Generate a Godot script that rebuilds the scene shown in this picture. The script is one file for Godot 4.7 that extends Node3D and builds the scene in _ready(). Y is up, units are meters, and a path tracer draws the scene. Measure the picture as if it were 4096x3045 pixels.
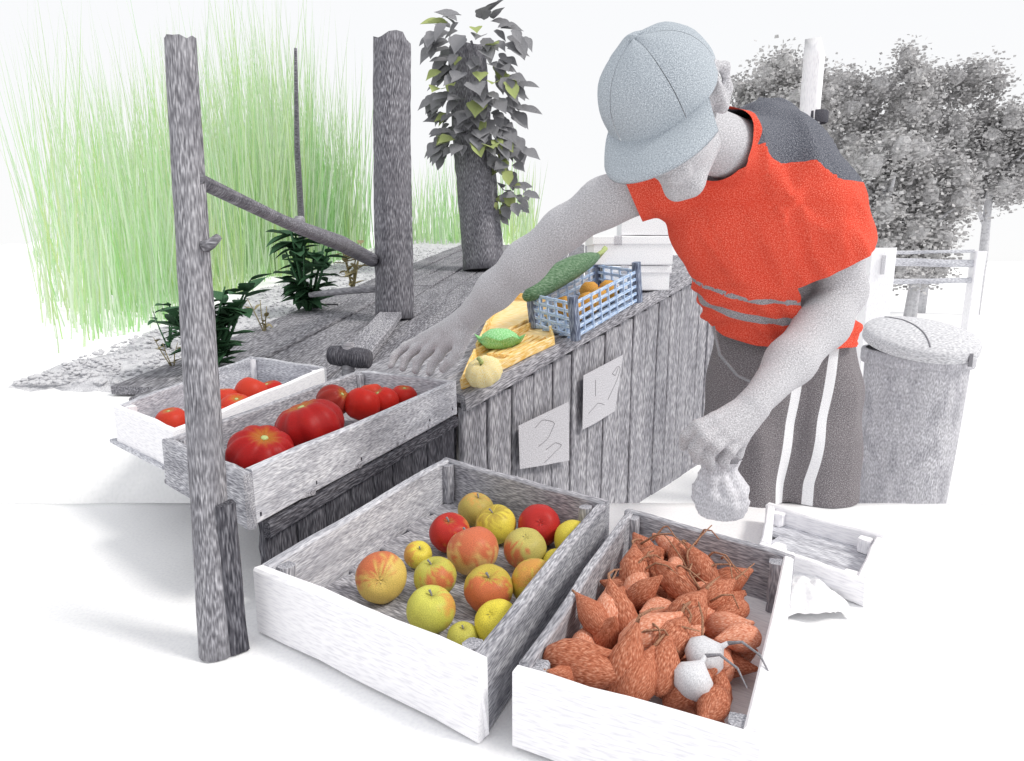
extends Node3D
# A greengrocer's stall in high-key overcast light: plank terrace, crates of fruit, a man bending over them.

var rng := RandomNumberGenerator.new()
var M := {}
var used := {}
var fold_noise := FastNoiseLite.new()
var coarse: NoiseTexture2D

# ---------------------------------------------------------------- naming
func numbered(called: String) -> String:
	if not used.has(called):
		used[called] = 0
		return called
	used[called] += 1
	return "%s_%03d" % [called, used[called]]

func tag(o: Node, label: String, category: String, group := "", kind := "") -> Node:
	if label: o.set_meta("label", label)
	if category: o.set_meta("category", category)
	if group: o.set_meta("group", group)
	if kind: o.set_meta("kind", kind)
	return o

func thing(called: String, label: String, category: String, at := Vector3.ZERO, group := "") -> Node3D:
	var o := Node3D.new()
	o.name = numbered(called)
	add_child(o, true)
	o.position = at
	tag(o, label, category, group)
	return o

func part(parent: Node, called: String, mesh: Mesh, mat: Material, xf := Transform3D()) -> MeshInstance3D:
	var o := MeshInstance3D.new()
	o.name = called
	o.mesh = mesh
	o.material_override = mat
	parent.add_child(o, true)
	o.transform = xf
	return o

func solo(called: String, mesh: Mesh, mat: Material, label: String, category: String, xf := Transform3D(), group := "", kind := "") -> MeshInstance3D:
	var o := part(self, numbered(called), mesh, mat, xf)
	tag(o, label, category, group, kind)
	return o

# ---------------------------------------------------------------- materials
func s3(a: float, b: float, c: float) -> Color:
	return Color(a / 255.0, b / 255.0, c / 255.0)

func grain_tex(cols: Array, seed_: int, freq := 0.09, octs := 3, spread := 0.22) -> NoiseTexture2D:
	var n := FastNoiseLite.new()
	n.noise_type = FastNoiseLite.TYPE_SIMPLEX_SMOOTH
	n.seed = seed_
	n.frequency = freq
	n.fractal_octaves = octs
	n.fractal_gain = 0.6
	var g := Gradient.new()
	g.offsets = PackedFloat32Array([0.5 - spread, 0.5, 0.5 + spread])
	g.colors = PackedColorArray([cols[0], cols[1], cols[2]])
	var t := NoiseTexture2D.new()
	t.width = 512
	t.height = 512
	t.seamless = true
	t.noise = n
	t.color_ramp = g
	return t

func pm(key: String, cols: Array, period: float, stretch := Vector3.ONE, rough := 0.9, variants := 1, freq := 0.17, octs := 2, spread := 0.37) -> void:
	var tex := grain_tex(cols, key.hash() % 1000, freq, octs, spread)
	var list := []
	for i in variants:
		var m := StandardMaterial3D.new()
		m.albedo_texture = tex
		m.uv1_triplanar = true
		m.uv1_scale = stretch / period
		m.uv1_offset = Vector3(i * 0.37, i * 0.61, i * 0.23)
		m.roughness = rough
		m.metallic_specular = 0.25
		m.cull_mode = BaseMaterial3D.CULL_DISABLED
		m.detail_enabled = key in ["wood_dark", "wood_post", "wood_far", "wood_mid", "wood_deck", "wood_skirt", "wood_light", "wood_grey", "floor_dark", "gravel", "bin"]
		m.detail_albedo = coarse
		m.detail_blend_mode = BaseMaterial3D.BLEND_MODE_MUL
		m.detail_uv_layer = BaseMaterial3D.DETAIL_UV_2
		m.uv2_triplanar = true
		m.uv2_scale = stretch / (period * 2.3)
		m.uv2_offset = Vector3(i * 0.53, i * 0.17, i * 0.71)
		list.append(m)
	M[key] = list

func mt(key: String, i := 0) -> StandardMaterial3D:
	var l: Array = M[key]
	return l[i % l.size()]

func vcm(key: String, tex: Texture2D, period: float, stretch := Vector3.ONE, rough := 0.6) -> void:
	var m := StandardMaterial3D.new()
	m.vertex_color_use_as_albedo = true
	m.albedo_texture = tex
	m.uv1_triplanar = true
	m.uv1_scale = stretch / period
	m.roughness = rough
	m.metallic_specular = 0.3
	m.cull_mode = BaseMaterial3D.CULL_DISABLED
	M[key] = [m]

func make_materials() -> void:
	coarse = grain_tex([Color(0.86, 0.86, 0.87), Color(0.96, 0.96, 0.965), Color(1, 1, 1)], 901, 0.035, 3, 0.22)
	var along := Vector3(0.14, 1, 1)
	pm("wood_dark", [s3(70, 70, 76), s3(124, 122, 127), s3(205, 205, 210)], 0.30, along, 0.95, 6)
	pm("wood_post", [s3(88, 87, 92), s3(140, 139, 144), s3(212, 211, 216)], 0.24, along, 0.95, 6)
	pm("wood_far", [s3(70, 70, 76), s3(120, 118, 124), s3(200, 200, 206)], 0.5, along, 0.95, 6)
	pm("wood_mid", [s3(104, 103, 108), s3(158, 157, 162), s3(222, 221, 226)], 0.5, along, 0.95, 8)
	pm("wood_deck", [s3(88, 87, 92), s3(138, 137, 142), s3(204, 203, 208)], 0.7, along, 0.95, 8)
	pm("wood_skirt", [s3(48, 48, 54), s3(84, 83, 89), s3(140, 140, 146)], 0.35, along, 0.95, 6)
	pm("wood_light", [s3(150, 150, 158), s3(205, 206, 212), s3(246, 247, 250)], 0.28, along, 0.95, 8)
	pm("wood_grey", [s3(120, 120, 126), s3(172, 172, 178), s3(228, 228, 232)], 0.28, along, 0.95, 8)
	pm("wood_white", [s3(226, 225, 230), s3(246, 245, 248), s3(253, 252, 254)], 0.35, along, 0.9, 4)
	pm("floor_dark", [s3(112, 111, 116), s3(164, 163, 168), s3(224, 223, 228)], 0.3, along, 0.95, 4)
	pm("paper", [s3(226, 226, 229), s3(246, 246, 248), s3(253, 253, 254)], 0.5, Vector3.ONE, 0.95)
	pm("paper_grey", [s3(158, 157, 162), s3(196, 195, 200), s3(226, 225, 230)], 0.4, Vector3.ONE, 0.95)
	pm("cloth", [s3(243, 243, 245), s3(250, 250, 251), s3(254, 254, 254)], 0.6, Vector3.ONE, 0.97)
	pm("ground", [s3(240, 241, 241), s3(249, 249, 250), s3(253, 253, 253)], 1.2, Vector3.ONE, 0.97)
	pm("gravel", [s3(176, 176, 180), s3(212, 212, 215), s3(240, 240, 242)], 0.6, Vector3.ONE, 0.97)
	pm("meadow", [s3(196, 232, 178), s3(226, 246, 214), s3(248, 253, 244)], 1.6, Vector3.ONE, 0.97)
	pm("pebble", [s3(160, 160, 164), s3(204, 204, 208), s3(236, 236, 238)], 0.2, Vector3.ONE, 0.95)
	pm("skin", [s3(140, 139, 143), s3(188, 187, 191), s3(236, 235, 239)], 0.26, Vector3(0.8, 1, 1), 0.8)
	pm("shirt", [s3(194, 44, 30), s3(221, 78, 58), s3(242, 152, 132)], 0.26, Vector3.ONE, 0.95)
	pm("shirt_grey", [s3(58, 60, 70), s3(92, 94, 103), s3(176, 178, 184)], 0.26, Vector3.ONE, 0.95)
	pm("shirt_side", [s3(100, 98, 102), s3(150, 148, 152), s3(206, 204, 207)], 0.26, Vector3.ONE, 0.95)
	pm("shorts", [s3(76, 72, 75), s3(120, 115, 118), s3(188, 184, 187)], 0.26, Vector3.ONE, 0.95)
	pm("stripe", [s3(210, 210, 214), s3(238, 238, 241), s3(252, 252, 253)], 0.26, Vector3.ONE, 0.95)
	pm("cap", [s3(124, 131, 140), s3(166, 174, 182), s3(220, 227, 232)], 0.22, Vector3.ONE, 0.95)
	pm("hair", [s3(90, 90, 94), s3(140, 140, 144), s3(210, 210, 214)], 0.12, Vector3.ONE, 0.9)
	pm("bag", [s3(160, 159, 164), s3(208, 207, 212), s3(246, 245, 250)], 0.26, Vector3(1, 0.4, 1), 0.9)
	pm("bin", [s3(146, 145, 150), s3(196, 195, 200), s3(242, 241, 246)], 0.6, Vector3(1, 0.4, 1), 0.7)
	pm("bin_lid", [s3(155, 155, 160), s3(208, 208, 212), s3(246, 246, 248)], 0.6, Vector3(0.4, 1, 1), 0.7)
	pm("tray", [s3(232, 188, 104), s3(245, 218, 158), s3(252, 246, 230)], 0.5, along, 0.9)
	pm("slat", [s3(224, 174, 84), s3(242, 208, 138), s3(251, 238, 208)], 0.5, along, 0.9, 3)
	pm("squash", [s3(240, 206, 110), s3(248, 232, 170), s3(253, 250, 236)], 0.4, Vector3.ONE, 0.7)
	pm("cabbage", [s3(96, 176, 96), s3(146, 210, 140), s3(220, 244, 214)], 0.5, Vector3.ONE, 0.8)
	pm("blue", [s3(112, 146, 198), s3(172, 194, 222), s3(236, 241, 248)], 0.45, along, 0.6)
	pm("blue_post", [s3(64, 72, 92), s3(112, 122, 144), s3(190, 200, 216)], 0.45, along, 0.6)
	pm("marrow", [s3(58, 88, 60), s3(92, 124, 92), s3(160, 178, 156)], 0.5, Vector3(0.3, 1, 1), 0.55)
	pm("marrow_stem", [s3(130, 150, 84), s3(176, 190, 126), s3(220, 226, 190)], 0.3, Vector3.ONE, 0.8)
	pm("carrot", [s3(170, 112, 34), s3(214, 152, 62), s3(240, 208, 150)], 7.0, Vector3.ONE, 0.7)
	pm("leaf", [s3(26, 62, 38), s3(54, 92, 62), s3(112, 142, 112)], 0.25, Vector3.ONE, 0.7, 4)
	pm("leaf_dry", [s3(108, 98, 66), s3(142, 132, 98), s3(196, 190, 164)], 0.25, Vector3.ONE, 0.9, 2)
	pm("ivy", [s3(70, 70, 75), s3(126, 126, 130), s3(214, 214, 217)], 0.35, Vector3.ONE, 0.9, 4)
	pm("ivy_green", [s3(110, 128, 64), s3(160, 172, 108), s3(214, 220, 176)], 0.35, Vector3.ONE, 0.9)
	pm("shallot", [s3(120, 62, 42), s3(178, 104, 76), s3(228, 176, 150)], 4.0, Vector3(1, 0.25, 1), 0.6, 5)
	pm("shallot_pale", [s3(170, 88, 62), s3(212, 140, 110), s3(244, 212, 194)], 4.0, Vector3(1, 0.25, 1), 0.6, 3)
	pm("onion", [s3(176, 176, 180), s3(214, 214, 218), s3(244, 244, 246)], 4.0, Vector3(1, 0.3, 1), 0.6)
	pm("stalk", [s3(96, 70, 56), s3(158, 116, 92), s3(220, 170, 140)], 0.2, Vector3.ONE, 0.9)
	pm("dark", [s3(52, 52, 58), s3(78, 77, 84), s3(130, 130, 136)], 0.2, Vector3.ONE, 0.95)
	pm("line", [s3(110, 109, 114), s3(140, 139, 144), s3(180, 179, 184)], 0.2, Vector3.ONE, 0.95)
	var gt := grain_tex([Color(0.76, 0.76, 0.76), Color(0.93, 0.93, 0.93), Color(1, 1, 1)], 77, 0.17, 2, 0.3)
	vcm("fruit", gt, 0.16, Vector3.ONE, 0.45)
	vcm("blade", gt, 3.0, Vector3.ONE, 0.9)
	vcm("tree", gt, 3.0, Vector3.ONE, 0.95)

# ---------------------------------------------------------------- mesh helpers (triangles given counter-clockwise from outside)
func tri(st: SurfaceTool, a: Vector3, b: Vector3, c: Vector3) -> void:
	st.add_vertex(a)
	st.add_vertex(c)
	st.add_vertex(b)

func quad(st: SurfaceTool, a: Vector3, b: Vector3, c: Vector3, d: Vector3) -> void:
	tri(st, a, b, c)
	tri(st, a, c, d)

func begin(smooth := true) -> SurfaceTool:
	var st := SurfaceTool.new()
	st.begin(Mesh.PRIMITIVE_TRIANGLES)
	st.set_smooth_group(0 if smooth else -1)
	return st

func finish(st: SurfaceTool) -> ArrayMesh:
	st.index()
	st.generate_normals()
	return st.commit()

# a board along local x, chamfered and a little uneven
func board_mesh(l: float, h: float, t: float, uneven := 0.0015, segs := 6) -> ArrayMesh:
	var st := begin(false)
	var c := minf(minf(h, t) * 0.18, 0.004)
	var hy := h / 2
	var hz := t / 2
	var prof := [Vector2(hy - c, hz), Vector2(hy, hz - c), Vector2(hy, -hz + c), Vector2(hy - c, -hz), Vector2(-hy + c, -hz), Vector2(-hy, -hz + c), Vector2(-hy, hz - c), Vector2(-hy + c, hz)]
	var rings := []
	for i in segs + 1:
		var x := l * (float(i) / segs - 0.5)
		var dy := rng.randf_range(-1, 1) * uneven
		var dz := rng.randf_range(-1, 1) * uneven * 0.5
		var gr := rng.randf_range(-1, 1) * uneven
		var r := []
		for p in prof:
			r.append(Vector3(x + rng.randf_range(-1, 1) * uneven * (1.0 if i == 0 or i == segs else 0.0), p.x + dy + signf(p.x) * gr * 0.6, p.y + dz))
		rings.append(r)
	for i in segs:
		for k in 8:
			var k2 := (k + 1) % 8
			quad(st, rings[i][k], rings[i + 1][k], rings[i + 1][k2], rings[i][k2])
	for k in range(1, 7):
		tri(st, rings[0][0], rings[0][k], rings[0][k + 1])
		tri(st, rings[segs][0], rings[segs][k + 1], rings[segs][k])
	return finish(st)

func frame_x(dir: Vector3, up: Vector3, at: Vector3) -> Transform3D:
	var x := dir.normalized()
	var z := x.cross(up).normalized()
	var y := z.cross(x)
	return Transform3D(Basis(x, y, z), at)

# a board from p to q, its height h measured along up, its middle at the line p-q
func board(parent: Node3D, called: String, p: Vector3, q: Vector3, up: Vector3, h: float, t: float, mat: Material, uneven := 0.0015) -> MeshInstance3D:
	var xf := frame_x(q - p, up, (p + q) / 2)
	xf.origin -= parent.position
	return part(parent, called, board_mesh(p.distance_to(q), h, t, uneven), mat, xf)

func lathe(profile: Array, sides := 24, ribs := 0, amp := 0.0, wob := 0.0) -> ArrayMesh:
	var st := begin(true)
	var ph := rng.randf() * TAU
	var rings := []
	var n := profile.size()
	for i in n:
		var ring := []
		var p: Vector2 = profile[i]
		for k in sides:
			var a := TAU * k / sides
			var f := 1.0
			if ribs > 0:
				f += amp * (absf(sin(a * ribs / 2.0 + ph)) - 0.6)
			f += wob * (sin(a * 2 + ph * 3) * 0.6 + sin(a * 3 + ph) * 0.4)
			ring.append(Vector3(p.x * f * cos(a), p.y, -p.x * f * sin(a)))
		rings.append(ring)
	for i in n - 1:
		for k in sides:
			var k2 := (k + 1) % sides
			var a: Vector3 = rings[i][k]
			var b: Vector3 = rings[i][k2]
			var c: Vector3 = rings[i + 1][k2]
			var d: Vector3 = rings[i + 1][k]
			if a.distance_squared_to(b) > 1e-12: tri(st, a, b, c)
			if c.distance_squared_to(d) > 1e-12: tri(st, a, c, d)
	return finish(st)

# a tube through points with a radius at each
func tube(pts: Array, radii: Array, sides := 8, rough := 0.0) -> ArrayMesh:
	var st := begin(true)
	var rings := []
	var n := pts.size()
	var side := Vector3.RIGHT
	for i in n:
		var p: Vector3 = pts[i]
		var t: Vector3 = (pts[mini(i + 1, n - 1)] - pts[maxi(i - 1, 0)]).normalized()
		if i == 0:
			side = t.cross(Vector3.UP if absf(t.y) < 0.9 else Vector3.RIGHT).normalized()
		side = (side - t * side.dot(t)).normalized()
		var up := t.cross(side)
		var ring := []
		for k in sides:
			var a := TAU * k / sides
			var r: float = radii[i] * (1.0 + rng.randf_range(-rough, rough))
			ring.append(p + (side * cos(a) + up * sin(a)) * r)
		rings.append(ring)
	for i in n - 1:
		for k in sides:
			var k2 := (k + 1) % sides
			quad(st, rings[i][k], rings[i][k2], rings[i + 1][k2], rings[i + 1][k])
	for k in range(1, sides - 1):
		tri(st, rings[0][0], rings[0][k + 1], rings[0][k])
		tri(st, rings[n - 1][0], rings[n - 1][k], rings[n - 1][k + 1])
	return finish(st)

# an upright post along local x (so that the grain runs with it); split, ragged top
func post_mesh(l: float, r0: float, r1: float, sides := 14, ragged := 0.05, rough := 0.05) -> ArrayMesh:
	var st := begin(true)
	var n := 26
	var rings := []
	var ridge := []
	var cut := []
	for k in sides:
		ridge.append(rng.randf_range(-1, 1) * rough * 1.3)
		cut.append(rng.randf() * ragged)
	for i in n + 1:
		var t := float(i) / n
		var ring := []
		var ox := sin(t * 5.0 + 1.0) * r0 * 0.12
		var oy := cos(t * 4.0) * r0 * 0.1
		for k in sides:
			var a := TAU * k / sides
			var r: float = lerpf(r0, r1, t) * (1.0 + ridge[k] + rng.randf_range(-rough, rough) * 0.5)
			var x := l * t
			if i == n: x = l - cut[k]
			elif i == n - 1: x = minf(x, l - ragged * 1.02)
			ring.append(Vector3(x, cos(a) * r + ox, sin(a) * r + oy))
		rings.append(ring)
	for i in n:
		for k in sides:
			var k2 := (k + 1) % sides
			quad(st, rings[i][k], rings[i][k2], rings[i + 1][k2], rings[i + 1][k])
	var c := Vector3(l - ragged * 0.7, 0, 0)
	for k in sides:
		tri(st, rings[n][k], rings[n][(k + 1) % sides], c)
		tri(st, Vector3.ZERO, rings[0][(k + 1) % sides], rings[0][k])
	return finish(st)

func upright(foot: Vector3, top: Vector3) -> Transform3D:
	return frame_x(top - foot, Vector3.BACK, Vector3.ZERO)

# a leaf lying in local xz, tip toward +z, bent down
func leaf_mesh(l: float, w: float, lobes: int, droop: float) -> ArrayMesh:
	var st := begin(true)
	var outline := []
	var n := 10
	for i in n + 1:
		var t := float(i) / n
		var ww := sin(PI * pow(t, 0.75)) * w * 0.5
		if lobes > 0:
			ww *= 0.72 + 0.42 * absf(cos(t * PI * lobes * 0.5 + 0.3))
		outline.append(Vector2(ww, t * l))
	for i in n:
		var a: Vector2 = outline[i]
		var b: Vector2 = outline[i + 1]
		var ya := -droop * l * pow(a.y / l, 2)
		var yb := -droop * l * pow(b.y / l, 2)
		var ma := Vector3(0, ya - 0.08 * w * sin(PI * a.y / l), a.y)
		var mb := Vector3(0, yb - 0.08 * w * sin(PI * b.y / l), b.y)
		for s in [-1, 1]:
			var ea := Vector3(s * a.x, ya + a.x * 0.25, a.y)
			var eb := Vector3(s * b.x, yb + b.x * 0.25, b.y)
			if s > 0: quad(st, ma, mb, eb, ea)
			else: quad(st, ma, ea, eb, mb)
	return finish(st)

func aim(dir: Vector3, up: Vector3, at: Vector3, sc := 1.0) -> Transform3D:
	var z := dir.normalized()
	var x := up.cross(z)
	if x.length() < 0.01: x = Vector3.RIGHT.cross(z)
	x = x.normalized()
	return Transform3D(Basis(x, z.cross(x), z).scaled_local(Vector3.ONE * sc), at)

# ---------------------------------------------------------------- implicit bodies
# shape: [a, b, ra, rb] tapered capsule, or [centre, basis, radii] ellipsoid
func field_mesh(shapes: Array, k: float, cell: float, out_v: PackedVector3Array, out_i: PackedInt32Array) -> void:
	var lo := Vector3.INF
	var hi := -Vector3.INF
	var boxes := []
	for s in shapes:
		var bl: Vector3
		var bh: Vector3
		if s.size() == 4:
			var r := Vector3.ONE * (maxf(s[2], s[3]) + k + cell * 2)
			bl = (s[0] as Vector3).min(s[1]) - r
			bh = (s[0] as Vector3).max(s[1]) + r
		else:
			var rr: Vector3 = s[2]
			var r2 := Vector3.ONE * (maxf(rr.x, maxf(rr.y, rr.z)) + k + cell * 2)
			bl = s[0] - r2
			bh = s[0] + r2
		boxes.append([bl, bh])
		lo = lo.min(bl)
		hi = hi.max(bh)
	var nx := int((hi.x - lo.x) / cell) + 2
	var ny := int((hi.y - lo.y) / cell) + 2
	var nz := int((hi.z - lo.z) / cell) + 2
	var vals := PackedFloat32Array()
	vals.resize(nx * ny * nz)
	vals.fill(1.0)
	for si in shapes.size():
		var s: Array = shapes[si]
		var b0: Vector3 = (boxes[si][0] - lo) / cell
		var b1: Vector3 = (boxes[si][1] - lo) / cell
		var cap := s.size() == 4
		var a: Vector3 = s[0]
		var ba := Vector3.ZERO
		var bb := 1.0
		var ra := 0.0
		var dr := 0.0
		var inv := Basis()
		var er := Vector3.ONE
		if cap:
			ba = s[1] - a
			bb = maxf(ba.length_squared(), 1e-9)
			ra = s[2]
			dr = s[3] - s[2]
		else:
			inv = (s[1] as Basis).inverse()
			er = s[2]
		for z in range(maxi(int(b0.z), 0), mini(int(b1.z) + 1, nz)):
			for y in range(maxi(int(b0.y), 0), mini(int(b1.y) + 1, ny)):
				var row := (z * ny + y) * nx
				for x in range(maxi(int(b0.x), 0), mini(int(b1.x) + 1, nx)):
					var p := lo + Vector3(x, y, z) * cell - a
					var d: float
					if cap:
						var h := clampf(p.dot(ba) / bb, 0.0, 1.0)
						d = (p - ba * h).length() - ra - dr * h
					else:
						var q := inv * p
						var k0 := (q / er).length()
						d = k0 * (k0 - 1.0) / maxf((q / (er * er)).length(), 1e-6)
					var o := vals[row + x]
					var m := maxf(k - absf(d - o), 0.0) / k
					vals[row + x] = minf(d, o) - m * m * k * 0.25
	# surface nets
	var ids := PackedInt32Array()
	ids.resize(nx * ny * nz)
	ids.fill(-1)
	var off := [0, 1, nx, nx + 1, nx * ny, nx * ny + 1, nx * ny + nx, nx * ny + nx + 1]
	var corner := [Vector3(0, 0, 0), Vector3(1, 0, 0), Vector3(0, 1, 0), Vector3(1, 1, 0), Vector3(0, 0, 1), Vector3(1, 0, 1), Vector3(0, 1, 1), Vector3(1, 1, 1)]
	var edges := [0, 1, 2, 3, 4, 5, 6, 7, 0, 2, 1, 3, 4, 6, 5, 7, 0, 4, 1, 5, 2, 6, 3, 7]
	var reach := cell * 2.2
	for z in nz - 1:
		for y in ny - 1:
			var row := (z * ny + y) * nx
			for x in nx - 1:
				var i := row + x
				if absf(vals[i]) > reach: continue
				var neg := 0
				for c in 8:
					if vals[i + off[c]] < 0.0: neg += 1
				if neg == 0 or neg == 8: continue
				var sum := Vector3.ZERO
				var cnt := 0
				for e in 12:
					var c0: int = edges[e * 2]
					var c1: int = edges[e * 2 + 1]
					var v0 := vals[i + off[c0]]
					var v1 := vals[i + off[c1]]
					if (v0 < 0.0) != (v1 < 0.0):
						sum += (corner[c0] as Vector3).lerp(corner[c1], v0 / (v0 - v1))
						cnt += 1
				ids[i] = out_v.size()
				out_v.append(lo + (Vector3(x, y, z) + sum / cnt) * cell)
	var sx := 1
	var sy := nx
	var sz := nx * ny
	for z in range(1, nz - 1):
		for y in range(1, ny - 1):
			var row := (z * ny + y) * nx
			for x in range(1, nx - 1):
				var i := row + x
				if ids[i] < 0: continue
				var v := vals[i]
				for ax in 3:
					var st: int = [sx, sy, sz][ax]
					if (v < 0.0) == (vals[i + st] < 0.0): continue
					var s1: int = [sy, sz, sx][ax]
					var s2: int = [sz, sx, sy][ax]
					var q0 := ids[i]
					var q1 := ids[i - s1]
					var q2 := ids[i - s1 - s2]
					var q3 := ids[i - s2]
					if q0 < 0 or q1 < 0 or q2 < 0 or q3 < 0: continue
					if v < 0.0:
						out_i.append_array(PackedInt32Array([q0, q3, q2, q0, q2, q1]))
					else:
						out_i.append_array(PackedInt32Array([q0, q1, q2, q0, q2, q3]))

func normals_of(v: PackedVector3Array, idx: PackedInt32Array) -> PackedVector3Array:
	var n := PackedVector3Array()
	n.resize(v.size())
	for t in range(0, idx.size(), 3):
		var a := v[idx[t]]
		var f := (v[idx[t + 2]] - a).cross(v[idx[t + 1]] - a)
		for c in 3: n[idx[t + c]] += f
	for i in n.size(): n[i] = n[i].normalized()
	return n

func array_mesh(v: PackedVector3Array, n: PackedVector3Array, idx: PackedInt32Array) -> ArrayMesh:
	var arr := []
	arr.resize(Mesh.ARRAY_MAX)
	arr[Mesh.ARRAY_VERTEX] = v
	arr[Mesh.ARRAY_NORMAL] = n
	arr[Mesh.ARRAY_INDEX] = idx
	var m := ArrayMesh.new()
	m.add_surface_from_arrays(Mesh.PRIMITIVE_TRIANGLES, arr)
	return m

# splits triangles where g changes sign; returns [[v, n, i] where g > 0, [v, n, i] where g < 0]
func split(v: PackedVector3Array, n: PackedVector3Array, idx: PackedInt32Array, g: Callable) -> Array:
	var gv := PackedFloat32Array()
	gv.resize(v.size())
	for i in v.size(): gv[i] = g.call(v[i])
	var out := []
	for side in 2:
		var ov := v.duplicate()
		var on := n.duplicate()
		var oi := PackedInt32Array()
		var sg := 1.0 if side == 0 else -1.0
		var cuts := {}
		for t in range(0, idx.size(), 3):
			var poly := []
			for c in 3:
				var i0 := idx[t + c]
				var i1 := idx[t + (c + 1) % 3]
				var a := gv[i0] * sg
				var b := gv[i1] * sg
				if a >= 0.0: poly.append(i0)
				if (a >= 0.0) != (b >= 0.0):
					var key := Vector2i(mini(i0, i1), maxi(i0, i1))
					if not cuts.has(key):
						var w := a / (a - b)
						cuts[key] = ov.size()
						ov.append(v[i0].lerp(v[i1], w))
						on.append(n[i0].lerp(n[i1], w).normalized())
					poly.append(cuts[key])
			for c in range(2, poly.size()):
				oi.append_array(PackedInt32Array([poly[0], poly[c - 1], poly[c]]))
		out.append([ov, on, oi])
	return out

func packed(s: Array) -> ArrayMesh:
	var map := {}
	var v := PackedVector3Array()
	var n := PackedVector3Array()
	var idx := PackedInt32Array()
	for i in s[2]:
		if not map.has(i):
			map[i] = v.size()
			v.append(s[0][i])
			n.append(s[1][i])
		idx.append(map[i])
	return array_mesh(v, n, idx)

# ---------------------------------------------------------------- the stage
func _ready() -> void:
	rng.seed = 20240
	fold_noise.seed = 5
	fold_noise.frequency = 9.0
	fold_noise.fractal_octaves = 2
	var cam := Camera3D.new()
	cam.name = "camera"
	cam.fov = 61.09
	cam.near = 0.05
	cam.far = 400.0
	cam.position = Vector3(0, 1.05, 0)
	cam.rotation = Vector3(-atan(0.19), 0, 0)
	add_child(cam)
	cam.current = true
	var sm := ProceduralSkyMaterial.new()
	sm.sky_top_color = Color(0.985, 0.99, 1.0)
	sm.sky_horizon_color = Color(1, 1, 1)
	sm.ground_bottom_color = Color(0.97, 0.97, 0.97)
	sm.ground_horizon_color = Color(1, 1, 1)
	sm.sun_angle_max = 0.0
	var sky := Sky.new()
	sky.sky_material = sm
	var env := Environment.new()
	env.background_mode = Environment.BG_SKY
	env.sky = sky
	env.tonemap_mode = Environment.TONE_MAPPER_LINEAR
	env.background_energy_multiplier = 0.755
	env.tonemap_exposure = 1.3
	env.sdfgi_enabled = true
	env.ssao_enabled = true
	env.ssil_enabled = true
	var we := WorldEnvironment.new()
	we.name = "world_environment"
	we.environment = env
	add_child(we)
	var sun := DirectionalLight3D.new()
	sun.name = "sun"
	sun.light_energy = 0.5
	sun.light_angular_distance = 12.0
	sun.light_color = Color(1.0, 0.985, 0.96)
	sun.shadow_enabled = true
	add_child(sun)
	sun.look_at_from_position(Vector3(5.0, 5.6, 1.6), Vector3.ZERO)

	make_materials()
	build_land()
	build_table()
	build_terrace()
	build_counter()
	build_tomatoes()
	build_apples()
	build_shallots()
	build_right_side()
	build_person()

# ---------------------------------------------------------------- land
func bed_y(z: float) -> float:
	return 0.44 - 0.093 * maxf(z, -12.0)

func skirt_x(z: float) -> float:
	return -0.129 + (-1.75 - z) * 0.7687

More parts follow.
